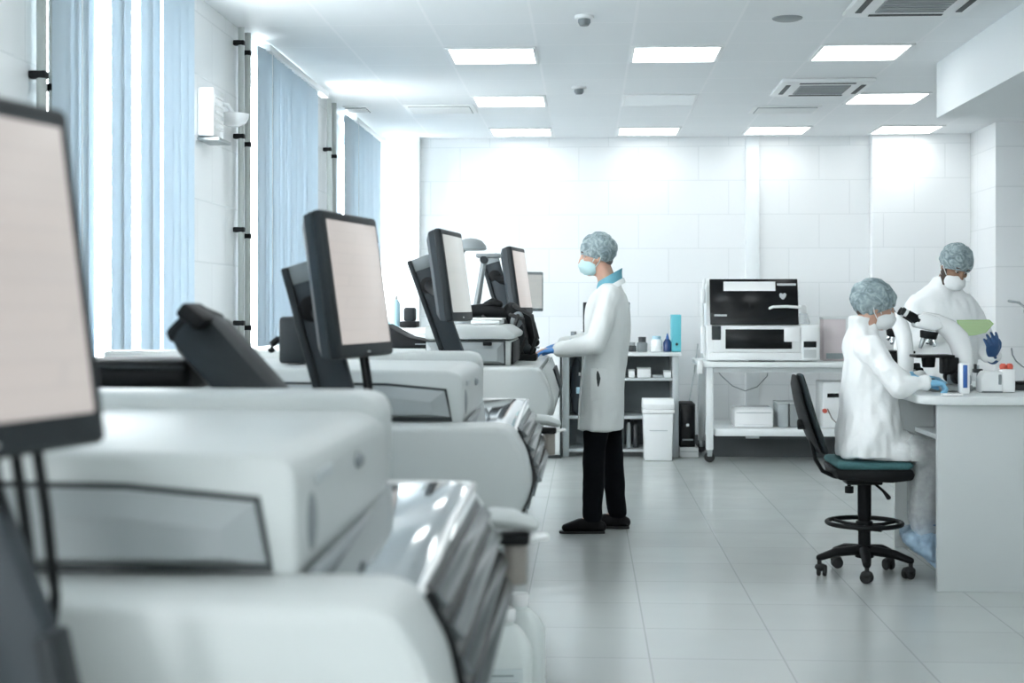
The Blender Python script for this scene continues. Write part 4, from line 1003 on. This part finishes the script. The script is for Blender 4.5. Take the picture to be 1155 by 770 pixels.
# ------------------------------------------------------------------ people (local frame: x forward, y to the left)
V = Vector
def head_shapes(s, H, neck):
    s.ell((-.012, 0, .030), (.095, .074, .093), M=H).ell((.030, 0, -.030), (.062, .060, .085), M=H).ell((.052, 0, -.085), (.036, .040, .030), M=H)
    s.sweep([(.088, 0, .015), (.104, 0, -.018), (.108, 0, -.032)], [(.010, .010), (.013, .012), (.016, .012)], n=10, M=H)
    s.ell((.072, 0, .030), (.022, .052, .012), M=H).ell((.086, 0, -.064), (.012, .024, .010), M=H)
    for k in (-1, 1):
        s.ell((-.008, .074 * k, -.012), (.021, .010, .032), (0, R(-12), R(-15 * k)), M=H)
        s.ell((.058, .036 * k, -.012), (.028, .022, .02), M=H)
    a = H @ V((-.020, 0, -.055)); s.sweep([a, (a + neck) / 2 + V((-.004, 0, 0)), neck], [.054, .055, .062])
def limbs(s, J, f=1.0, hands=True):
    for k in 'LR':
        s.sweep([J['sh' + k], J['sh' + k].lerp(J['el' + k], .5), J['el' + k]], [.050 * f, .046 * f, .038 * f])
        s.sweep([J['el' + k], J['el' + k].lerp(J['wr' + k], .4), J['wr' + k]], [.039 * f, .038 * f, .026 * f])
        s.sweep([J['hip' + k], J['hip' + k].lerp(J['kn' + k], .5), J['kn' + k]], [.085 * f, .072 * f, .054 * f])
        s.sweep([J['kn' + k], J['kn' + k].lerp(J['an' + k], .35), J['an' + k]], [.052 * f, .054 * f, .036 * f])
        s.sweep([J['an' + k], J['to' + k]], [.032 * f, .018 * f])
def oval(c, rx, ry, n=28, e=.85):
    return [V((c[0] + rx * math.copysign(abs(math.cos(2 * math.pi * j / n)) ** e, math.cos(2 * math.pi * j / n)), c[1] + ry * math.copysign(abs(math.sin(2 * math.pi * j / n)) ** e, math.sin(2 * math.pi * j / n)), c[2])) for j in range(n)]
def sections(s, secs, k=1.0):
    """secs: (z, centre x, half depth, half width)"""
    return s.loft([oval((cx, 0, z), rx * k, ry * k) for z, cx, rx, ry in secs])
def frame(o, x, z):
    x = V(x).normalized(); z = V(z); y = z.cross(x).normalized(); z = x.cross(y)
    M = Matrix((x, y, z)).transposed().to_4x4(); M.translation = o
    return M
def hand_shapes(s, Hm, thumb, curl=(25, 30, 20), spread=4, f=1.0):
    """wrist at the origin, fingers along x, back of the hand towards z; thumb = +1 / -1: side of the thumb along y"""
    s.sweep([(-.035, 0, 0), (.0, 0, 0), (.03, 0, 0), (.062, 0, .001), (.086, 0, 0)], [(.028 * f, .021 * f), (.029 * f, .019 * f), (.038 * f, .017 * f), (.042 * f, .015 * f), (.039 * f, .012 * f)], M=Hm)
    for i, (y, L) in enumerate(((.030, .070), (.010, .079), (-.010, .074), (-.029, .058))):
        y *= thumb; p = V((.084 - (.006 if i == 3 else 0), y, 0)); pts = [p]; a = 0; yaw = R(spread * (1.5 - i)) * thumb
        for seg, c in zip((.45, .31, .24), curl):
            a += R(c + 3 * i); p = p + V((math.cos(a) * math.cos(yaw), math.cos(a) * math.sin(yaw), -math.sin(a))) * (L * seg); pts.append(p)
        s.sweep(pts, [.0098 * f, .0092 * f, .0085 * f, .0072 * f], ref=(0, 1, 0), n=10, M=Hm)
    s.sweep([(.018, .028 * thumb, -.004), (.045, .050 * thumb, -.012), (.068, .056 * thumb, -.020), (.086, .052 * thumb, -.026)], [.014 * f, .012 * f, .0105 * f, .0085 * f], n=10, M=Hm)
def glove(t, name, wrist, x, z, thumb, m, curl=(25, 30, 20), spread=4, cuff=.06, zmin=0):
    T = WM[t.name]; H = frame(wrist, x, z)
    s = S(); hand_shapes(s, H, thumb, curl, spread, 1.08)
    s.sweep([H @ V((-cuff, 0, 0)), H @ V((-.01, 0, 0))], [(.036, .033), (.033, .026)])
    g = remesh(s, .0042, 2)
    if zmin:
        for v in g.vertices: v.co.z = max(v.co.z, zmin)
    g.transform(T); return obj(name, g, m, t, ang=70)
def hair_cap(t, H, m='hairnet', tilt=25, z0=-.004, k=1.0, back=.0):
    T = WM[t.name]
    s = S().ell((-.016 - back, 0, .042), (.113 * k + back, .095 * k, .103 * k), n=56)
    n = V((math.sin(R(tilt)), 0, math.cos(R(tilt)))) * 1
    n = V((-math.sin(R(tilt)), 0, math.cos(R(tilt)))); sl = math.tan(R(tilt))
    s.cap_cut(V((.03, 0, z0)), n)
    me = s.mesh('cap'); 
    for v in me.vertices:
        q = v.co; f = noise.noise(V((q.x * 30, q.y * 30, q.z * 16))) + .7 * noise.noise(V((q.x * 62, q.y * 62, q.z * 40)))
        v.co = q + (q - V((-.016, 0, .03))).normalized() * (.008 * f)
    me.transform(T @ H)
    c = obj('hair_cap', me, m, t, ang=60)
    e = S(); pts = []
    for k_ in range(37):
        a = 2 * math.pi * k_ / 36
        x = .090 * k * math.cos(a) - .016 - back * .5; y = .088 * k * math.sin(a); zz = z0 + (x - .03) * sl + .004
        rx = math.sqrt(max(.05, 1 - ((zz - .042) / (.103 * k)) ** 2))
        pts.append(V((-.016 - back * .5 + (.111 * k + back * .5) * rx * math.cos(a), .094 * k * rx * math.sin(a), 0)))
        pts[-1].z = z0 + (pts[-1].x - .03) * sl + .003
    e.sweep(pts, .0055, n=8, round_ends=False, M=T @ H)
    obj('elastic_edge', e, m, c)
    return c
def hair(t, H, m):
    T = WM[t.name]; s = S().ell((-.020, 0, .036), (.098, .079, .096), n=28).cap_cut(V((.035, 0, .015)), V((-.40, 0, .92)).normalized())
    s.ell((-.060, 0, -.035), (.034, .052, .030))
    me = s.mesh('hair'); me.transform(T @ H); obj('hair', me, m, t, ang=60)
def mask(t, H, m, bulge=0):
    T = WM[t.name]
    s = S().ell((.050, 0, -.055), (.070 + bulge, .064, .058), (0, R(-12), 0), n=28).cap_cut(V((.018, 0, 0)), V((1, 0, .0)))
    me = s.mesh('mask')
    for v in me.vertices: v.co += V((.0025 * math.sin(v.co.z * 420), 0, 0)) * (1 if v.co.x > .05 else 0)
    me.transform(T @ H); c = obj('face_mask', me, m, t, ang=60)
    for k in (-1, 1):
        obj('ear_loop', S().sweep([(.030, .062 * k, -.030), (.010, .080 * k, -.004), (-.012, .086 * k, .014), (-.024, .086 * k, -.004), (-.012, .083 * k, -.034), (.024, .062 * k, -.072)], .0022, n=6, M=T @ H), m, c)
def eyes(t, H):
    T = WM[t.name]
    for k in (-1, 1):
        e = obj('eye', S().ell((.076, .031 * k, .006), (.009, .013, .007), n=14, M=T @ H), 'eye_white', t)
        obj('iris', S().ell((.0822, .031 * k, .006), (.004, .006, .006), n=12, M=T @ H), 'eye', e)
        obj('eyebrow', S().sweep([(.090, .014 * k, .032), (.089, .030 * k, .037), (.078, .048 * k, .031)], .004, n=8, M=T @ H), 'hair_brown', t)
def Hmat(c, pitch=0, yaw=0, roll=0):
    return Matrix.Translation(V(c)) @ Matrix.Rotation(R(yaw), 4, 'Z') @ Matrix.Rotation(R(pitch), 4, 'Y') @ Matrix.Rotation(R(roll), 4, 'X')
def shoe(t, an, to, m='shoe', name='shoe', wide=.05, w=None):
    T = WM[t.name]; an, to = V(an), V(to); d = (to - an); d.z = 0; d.normalize()
    heel = an - d * .055; zf = min(an.z, to.z)
    s = S().sweep([V((heel.x, heel.y, .038)), an - V((0, 0, an.z - .050)), (an + to) / 2 - V((0, 0, (an.z + to.z) / 2 - .048)), V((to.x, to.y, .032)) ], [(.032, .034), (.036, .048), (.043, .040), (.032, .024)], n=16)
    s.sweep([V((an.x, an.y, .05)), V((an.x - d.x * .01, an.y - d.y * .01, .10))], [.046, .046])
    me = remesh(s, .007, 2, w)
    for v in me.vertices: v.co.z = max(v.co.z, .004)
    me.transform(T); o = obj(name, me, m, t, ang=60)
    so = S(); n = Vector((-d.y, d.x, 0)); L = (to - an).length + .055
    ol = []
    for f, ww in ((-.06, .030), (.0, .040), (.10, .038), (.20, .047), (.27, .040), (.305, .020)):
        ol.append((f, ww))
    c = V((heel.x, heel.y, 0)) + d * .025; q = [c + d * (f * L / .30) + n * ww for f, ww in ol] + [c + d * (f * L / .30) - n * ww for f, ww in ol[::-1]]
    so.prism([(p.x, p.y) for p in q], 0, .014, 'z', .004, M=T); obj('sole', so, 'rubber', o)
    return o

# ---- standing man in a lab coat
rt = P(680, 598, 8.63)
t = thing('person', 'person standing side-on in a white lab coat, black trousers and hair net, touching a machine', 'person', (rt.x, rt.y, 0), R(180))
T = WM[t.name]
J = dict(shL=V((-.035, .185, 1.425)), elL=V((.045, .25, 1.135)), wrL=V((.280, .205, 1.100)), shR=V((-.03, -.185, 1.425)), elR=V((.03, -.26, 1.155)), wrR=V((.255, -.17, 1.118)),
         hipL=V((.01, .09, .92)), hipR=V((-.02, -.09, .92)), knL=V((.052, .10, .50)), knR=V((-.055, -.09, .50)), anL=V((.065, .105, .085)), anR=V((-.085, -.09, .085)), toL=V((.225, .115, .03)), toR=V((.085, -.085, .03)))
H = Hmat((.036, 0, 1.662), pitch=7, yaw=0)
neck = V((-.035, 0, 1.47))
s = S(); head_shapes(s, H, neck); limbs(s, J, .92)
sections(s, [(.90, 0, .10, .15), (1.0, -.005, .10, .15), (1.15, -.01, .10, .15), (1.32, -.025, .11, .175), (1.41, -.03, .075, .15), (1.48, -.035, .05, .06)])
for k, c, th in (('L', V((1, -.1, -.04)), -1), ('R', V((1, .05, -.2)), 1)): hand_shapes(s, frame(J['wr' + k], c, (0, 0, 1)), th, (18, 24, 18), f=.85)
g = remesh(s, .0075, 3)
for v in g.vertices:
    if v.co.x > .22 and .9 < v.co.z < 1.2: v.co.z = max(v.co.z, 1.061)
g.transform(T); obj('body', g, 'skin', t, ang=70)
# coat with sleeves
s = S()
sections(s, [(.612, .012, .138, .20), (.66, .010, .136, .20), (.80, .002, .134, .198), (.98, -.008, .132, .195), (1.12, -.020, .136, .198), (1.26, -.027, .140, .212), (1.36, -.030, .135, .222), (1.43, -.036, .108, .195), (1.475, -.042, .075, .115), (1.50, -.045, .060, .075)])
for k in 'LR':
    s.sweep([J['sh' + k] + V((0, -.02 if k == 'L' else .02, -.005)), J['sh' + k].lerp(J['el' + k], .5), J['el' + k]], [.078, .070, .064])
    s.sweep([J['el' + k], J['el' + k].lerp(J['wr' + k], .5), J['el' + k].lerp(J['wr' + k], .93)], [.064, .058, .047])
obj('lab_coat', remesh(s, .010, 3, (.009, 11, (1, 1, .5)), M=T), 'coat', t, ang=60)
obj('coat_flap', S().sweep([(.148, .10, .625), (.140, .105, .80), (.122, .105, 1.0), (.118, .10, 1.15)], [(.016, .006)] * 4, ref=(1, 0, 0), n=10, M=T), 'coat', t)
obj('pocket_slit', S().sweep([(.035, .190, .985), (.028, .195, .93), (.030, .192, .885)], [(.009, .006), (.013, .008), (.007, .006)], ref=(0, 1, 0), n=10, M=T), 'seam_dark', t)
obj('pocket', S().box(-.02, .075, .190, .197, .80, .99, .004, M=T), 'coat', t)
for z in (.95, 1.08, 1.21): obj('button', S().cyl((.128 + (1.08 - z) * .05, .06, z), (.140 + (1.08 - z) * .05, .06, z), .010, M=T), 'white_gloss', t)
# teal shirt collar and coat collar
cs = S(); n_ = 28
ring = lambda z, rx, ry, cx, dz: [V((cx + rx * math.cos(2 * math.pi * j / n_), ry * math.sin(2 * math.pi * j / n_), z - dz * math.cos(2 * math.pi * j / n_))) for j in range(n_)]
cs.loft([ring(1.475, .082, .090, -.038, .035), ring(1.520, .076, .082, -.040, .040), ring(1.550, .074, .078, -.044, .042), ring(1.543, .064, .068, -.042, .042), ring(1.48, .060, .066, -.038, .03)], M=T)
obj('shirt_collar', cs, 'scrub_teal', t, ang=60)
cs = S(); cs.loft([ring(1.445, .100, .118, -.038, .06), ring(1.478, .090, .102, -.040, .05), ring(1.486, .084, .094, -.042, .048), ring(1.455, .08, .09, -.038, .05)], M=T)
obj('coat_collar', cs, 'coat', t, ang=60)
# trousers
s = S(); s.ell((-.005, 0, .90), (.11, .155, .12))
for k in 'LR':
    s.sweep([J['hip' + k], J['hip' + k].lerp(J['kn' + k], .5), J['kn' + k]], [.098, .086, .070])
    s.sweep([J['kn' + k], J['kn' + k].lerp(J['an' + k], .5), J['an' + k] + V((-.002, 0, .022))], [.070, .066, .060])
obj('trousers', remesh(s, .010, 3, (.006, 10, (1, 1, .8)), M=T), 'trouser', t, ang=60)
shoe(t, J['anL'], J['toL']); shoe(t, J['anR'], J['toR'])
hair(t, H, 'hair_grey'); hair_cap(t, H, 'hairnet', k=1.0); mask(t, H, 'mask_teal'); eyes(t, H)
glove(t, 'glove', J['wrL'], (1, -.10, -.10), (0, .1, 1), -1, 'glove_blue', (14, 26, 22), 6, zmin=1.0585)
glove(t, 'glove', J['wrR'], (1, .05, -.22), (0, -.1, 1), 1, 'glove_blue', (14, 26, 22), 6)

# ---- woman at the microscope
t = thing('person', 'person seated side-on in a white gown, hair net and mask, bending to the microscope', 'person', (1.383, 7.25, 0), 0)
T = WM[t.name]
J = dict(shL=V((.0, .155, 1.155)), elL=V((.16, .215, .99)), wrL=V((.34, .185, .986)), shR=V((.0, -.16, 1.155)), elR=V((.125, -.265, .972)), wrR=V((.252, -.255, .988)),
         hipL=V((.02, .085, .675)), hipR=V((.02, -.085, .675)), knL=V((.345, .10, .605)), knR=V((.328, -.10, .605)), anL=V((.335, .10, .25)), anR=V((.305, -.10, .25)), toL=V((.42, .10, .062)), toR=V((.388, -.10, .058)))
H = Hmat((.066, 0, 1.353), pitch=14, yaw=0) @ Matrix.Scale(.94, 4)
neck = V((.0, 0, 1.20))
s = S(); head_shapes(s, H, neck); limbs(s, J, .85)
sections(s, [(.62, 0, .10, .15), (.72, .005, .10, .15), (.85, .01, .09, .13), (1.0, .01, .095, .14), (1.10, .005, .080, .14), (1.16, .005, .055, .115), (1.21, .005, .045, .05)])
for k, th in (('L', -1), ('R', 1)): hand_shapes(s, frame(J['wr' + k], (1, .1 if k == 'R' else -.1, -.08), (0, 0, 1)), th, (38, 52, 36) if k == 'R' else (22, 34, 26), f=.70)
g = remesh(s, .0075, 3)
for v in g.vertices:
    if v.co.x < .24 and .5 < v.co.z < .7: v.co.z = max(v.co.z, .604)
    if v.co.x > .2 and v.co.z > .8: v.co.z = max(v.co.z, DZ + .008)
g.transform(T); obj('body', g, 'skin', t, ang=70)
s = S()
sections(s, [(.605, .035, .165, .21), (.66, .035, .168, .215), (.757, .034, .155, .212), (.86, .036, .140, .20), (.952, .034, .128, .19), (1.06, .020, .110, .190), (1.13, .008, .098, .180), (1.178, .004, .086, .155), (1.215, .004, .075, .10), (1.25, .006, .068, .074), (1.285, .0, .066, .070), (1.305, -.004, .064, .068)])
for k in 'LR':
    s.sweep([J['sh' + k] + V((0, .02 if k == 'R' else -.02, -.005)), J['sh' + k].lerp(J['el' + k], .5), J['el' + k]], [.070, .066, .062])
    s.sweep([J['el' + k], J['el' + k].lerp(J['wr' + k], .5), J['el' + k].lerp(J['wr' + k], .92)], [.060, .050, .040])
    s.sweep([J['hip' + k], J['hip' + k].lerp(J['kn' + k], .55)], [.100, .096])
g = remesh(s, .009, 2, (.018, 12, (1, 1, .5)))
for v in g.vertices:   # sleeves lie on the desktop
    if v.co.x > .2 and v.co.z > .8: v.co.z = max(v.co.z, DZ + .004)
    if v.co.x < .24 and .5 < v.co.z < .75: v.co.z = max(v.co.z, .598)
g.transform(T); obj('gown', g, 'gown', t, ang=60)
# thin skirt of the gown over knees and shins
s = S()
for k, sgn in (('R', -1), ('L', 1)):
    s.sweep([J['hip' + k].lerp(J['kn' + k], .45), J['kn' + k] + V((.0, 0, .0))], [.092, .088])
    s.sweep([J['kn' + k] + V((.0, 0, .0)), J['kn' + k].lerp(J['an' + k], .45) + V((-.012, 0, 0)), J['kn' + k].lerp(J['an' + k], .9) + V((-.01, 0, 0))], [.088, .082, .078])
g = remesh(s, .010, 3, (.013, 10, (1, 1, .35)))
for v in g.vertices:
    if v.co.x < .24 and v.co.z > .5: v.co.z = max(v.co.z, .597)
g.transform(T); obj('gown_skirt', g, 'gown_thin', t, ang=60)
s = S(); s.ell((.02, 0, .67), (.10, .15, .07))
for k in 'LR':
    s.sweep([J['hip' + k], J['kn' + k]], [.078, .066]); s.sweep([J['kn' + k], J['an' + k] + V((0, 0, .02))], [.066, .052])
g = remesh(s, .010, 3)
for v in g.vertices:
    if v.co.x < .24 and v.co.z > .5: v.co.z = max(v.co.z, .600)
g.transform(T); obj('trousers', g, 'trouser_grey', t, ang=60)
for k in 'RL':
    a, b = J['an' + k], J['to' + k]; d = (b - a).normalized()
    heel = a + V((-.085, 0, -.045))
    s = S().sweep([heel, (heel + b) / 2 + V((.012, 0, .01)), b], [(.048, .042), (.054, .045), (.042, .030)], n=16).sweep([a + V((0, 0, .02)), a + V((-.01, 0, -.04))], [.058, .06])
    me = remesh(s, .008, 2, (.010, 24, (1, 1, 1)))
    for v in me.vertices: v.co.z = max(v.co.z, .004)
    me.transform(T); c = obj('shoe_cover', me, 'shoe_cover', t, ang=60)
    obj('cover_band', S().torus(a + V((-.004, 0, .035)), .060, .014, M=T), 'cover_band', c)
hair(t, H, 'hair_brown'); hair_cap(t, H, 'hairnet', 33, -.012, 1.04, .006); mask(t, H, 'mask_white', .006); eyes(t, H)
glove(t, 'glove', J['wrR'], (1, .1, -.08), (0, 0, 1), 1, 'glove_pale', (38, 52, 36), 3, .05, DZ + .003)
glove(t, 'glove', J['wrL'], (1, -.1, -.08), (0, 0, 1), -1, 'glove_pale', (22, 34, 26), 3, .05, DZ + .003)

# ---- man behind the desk
rt = P(1062, 590, 8.85)
t = thing('person', 'person standing behind the desk in a white gown, looking down at a green folder', 'person', (rt.x, rt.y, 0), R(-80))
T = WM[t.name]
J = dict(shL=V((.01, .175, 1.365)), elL=V((.05, .285, 1.075)), wrL=V((.25, .215, 1.060)), shR=V((.01, -.175, 1.365)), elR=V((.03, -.245, 1.105)), wrR=V((.245, -.035, 1.235)),
         hipL=V((0, .09, .91)), hipR=V((0, -.09, .91)), knL=V((.02, .10, .49)), knR=V((.02, -.10, .49)), anL=V((0, .11, .085)), anR=V((0, -.11, .085)), toL=V((.16, .13, .03)), toR=V((.16, -.13, .03)))
H = Hmat((.115, .035, 1.60), pitch=32, yaw=8, roll=-10)
neck = V((-.0, .01, 1.45))
s = S(); head_shapes(s, H, neck); limbs(s, J, .92)
sections(s, [(.88, 0, .10, .15), (1.0, 0, .10, .15), (1.15, 0, .10, .155), (1.30, .0, .11, .175), (1.39, .0, .075, .15), (1.455, .01, .05, .06)])
obj('body', remesh(s, .0075, 3, M=T), 'skin_dark', t, ang=70)
s = S()
sections(s, [(.45, .01, .17, .235), (.62, .01, .165, .23), (.80, .008, .155, .222), (.98, .006, .148, .215), (1.14, .004, .148, .218), (1.28, .004, .148, .228), (1.36, .003, .134, .235), (1.41, .005, .112, .205), (1.45, .015, .088, .14), (1.49, .03, .074, .09), (1.515, .045, .068, .074), (1.54, .055, .064, .066)])
for k in 'LR':
    s.sweep([J['sh' + k] + V((0, -.02 if k == 'L' else .02, -.005)), J['sh' + k].lerp(J['el' + k], .5), J['el' + k]], [.080, .074, .068])
    s.sweep([J['el' + k], J['el' + k].lerp(J['wr' + k], .5), J['el' + k].lerp(J['wr' + k], .92)], [.068, .060, .046])
obj('gown', remesh(s, .011, 9, (.016, 11, (1, 1, .5)), M=T), 'gown', t, ang=60)
s = S()
for k in 'LR':
    s.sweep([J['hip' + k], J['kn' + k]], [.095, .068]); s.sweep([J['kn' + k], J['an' + k] + V((0, 0, .02))], [.068, .056])
obj('trousers', remesh(s, .012, 3, M=T), 'trouser_grey', t, ang=60)
shoe(t, J['anL'], J['toL'], 'shoe_cover', 'shoe_cover', w=(.006, 24, (1, 1, 1))); shoe(t, J['anR'], J['toR'], 'shoe_cover', 'shoe_cover', w=(.006, 24, (1, 1, 1)))
hair(t, H, 'hair_brown'); hair_cap(t, H, 'hairnet', k=1.0); mask(t, H @ Matrix.Translation((.006, 0, -.014)), 'mask_white', .010); eyes(t, H)
bd = S().sweep([(.0, .069, -.02), (.02, .064, -.06), (.045, .045, -.098)], [(.010, .02), (.010, .022), (.012, .02)], M=T @ H).sweep([(.0, -.069, -.02), (.02, -.064, -.06), (.045, -.045, -.098)], [(.010, .02), (.010, .022), (.012, .02)], M=T @ H)
obj('beard', bd, 'hair_brown', t)
glove(t, 'glove', J['wrL'], (.60, -.30, .80), (.75, .1, -.55), -1, 'glove_navy', (16, 24, 20), 6, .03)
glove(t, 'glove', J['wrR'], (.55, .8, .12), (.25, -.2, 1), 1, 'glove_lavender', (18, 24, 18), 4, .05)
# green folder in his hands
d = 8.50
pts = [(1079, 361), (1116, 360.5), (1121, 365), (1112, 375), (1100, 378), (1084, 379)]
q = [P(a, b, d + .05 * (b - 360) / 20 * -1) for a, b in pts]
s = S(); s.loft([[v + V((0, -.002, 0)) for v in q], [v + V((0, .004, .001)) for v in q]])
cc = sum(q, V((0, 0, 0))) / len(q)
t = thing('folder', 'light green folder held by the person standing behind the desk', 'folder', cc)
obj('cover', s, 'green_sheet', t)
obj('inner_sheet', S().loft([[cc + (v - cc) * .93 + V((0, -.004, 0)) for v in q], [cc + (v - cc) * .93 + V((0, -.0025, 0)) for v in q]]), 'folder_green', t)

# ------------------------------------------------------------------ light and camera
w = bpy.data.worlds.new('sky'); SC.world = w; w.use_nodes = True
bg = w.node_tree.nodes['Background']; bg.inputs[0].default_value = (.94, .98, 1.0, 1); bg.inputs[1].default_value = 21.0
nt = w.node_tree; tc = nt.nodes.new('ShaderNodeTexCoord'); sx = nt.nodes.new('ShaderNodeSeparateXYZ'); rp = nt.nodes.new('ShaderNodeValToRGB')   # bright overcast sky above darker ground
nt.links.new(tc.outputs['Generated'], sx.inputs[0]); mr = nt.nodes.new('ShaderNodeMapRange'); mr.inputs['From Min'].default_value = -1; nt.links.new(sx.outputs[2], mr.inputs[0]); nt.links.new(mr.outputs[0], rp.inputs[0])
e = rp.color_ramp.elements; e[0].position = .46; e[0].color = (.34, .36, .37, 1); e[1].position = .53; e[1].color = (.94, .98, 1.0, 1)
nt.links.new(rp.outputs[0], bg.inputs[0])
for i, (a, b) in enumerate(WIN):   # helps the sampler find the daylight in the window openings
    l = bpy.data.lights.new('daylight_portal', 'AREA'); l.shape = 'RECTANGLE'; l.size = HEAD - SILL; l.size_y = b - a
    l.cycles.is_portal = True
    o = link(bpy.data.objects.new('daylight_portal', l)); o.location = (WX - .29, (a + b) / 2, (SILL + HEAD) / 2); o.rotation_euler = (0, R(-90), 0)
for o in SC.objects:   # things set down with a hair of clearance
    if o.parent is None and o.name.split('.')[0] in ('jar', 'dropper_bottle', 'binder', 'desktop_monitor', 'computer_tower', 'monitor_on_cabinet', 'white_module', 'sample_rack', 'microscope', 'test_kit_box', 'slide_clamp', 'dispenser', 'red_knob_bottle', 'black_dish', 'gooseneck_lamp', 'glass_slide_tray', 'paper_roll'):
        o.location.z += .002
    if o.parent is None and o.name.split('.')[0] in ('sensor_unit', 'spray_bottle'): o.location.z += .004
cam = bpy.data.cameras.new('camera'); co = link(bpy.data.objects.new('camera', cam)); SC.camera = co
cam.sensor_width = 36; cam.lens = 50; cam.shift_y = -(385 - HOR) / 1155; cam.clip_start = .05
co.location = (0, 0, EYE); co.rotation_euler = (R(90), 0, TH)
cam.dof.use_dof = True; cam.dof.focus_distance = 8.7; cam.dof.aperture_fstop = 3.4; cam.dof.aperture_blades = 0
vs = SC.view_settings
SC.display_settings.display_device = 'sRGB'
vs.view_transform = 'Standard'; vs.look = 'None'; vs.exposure = 1.0; vs.gamma = 1; vs.use_curve_mapping = False
cy = SC.cycles
cy.use_denoising = True
cy.max_bounces = 10; cy.diffuse_bounces = 6; cy.glossy_bounces = 4; cy.transparent_max_bounces = 12; cy.sample_clamp_indirect = 6
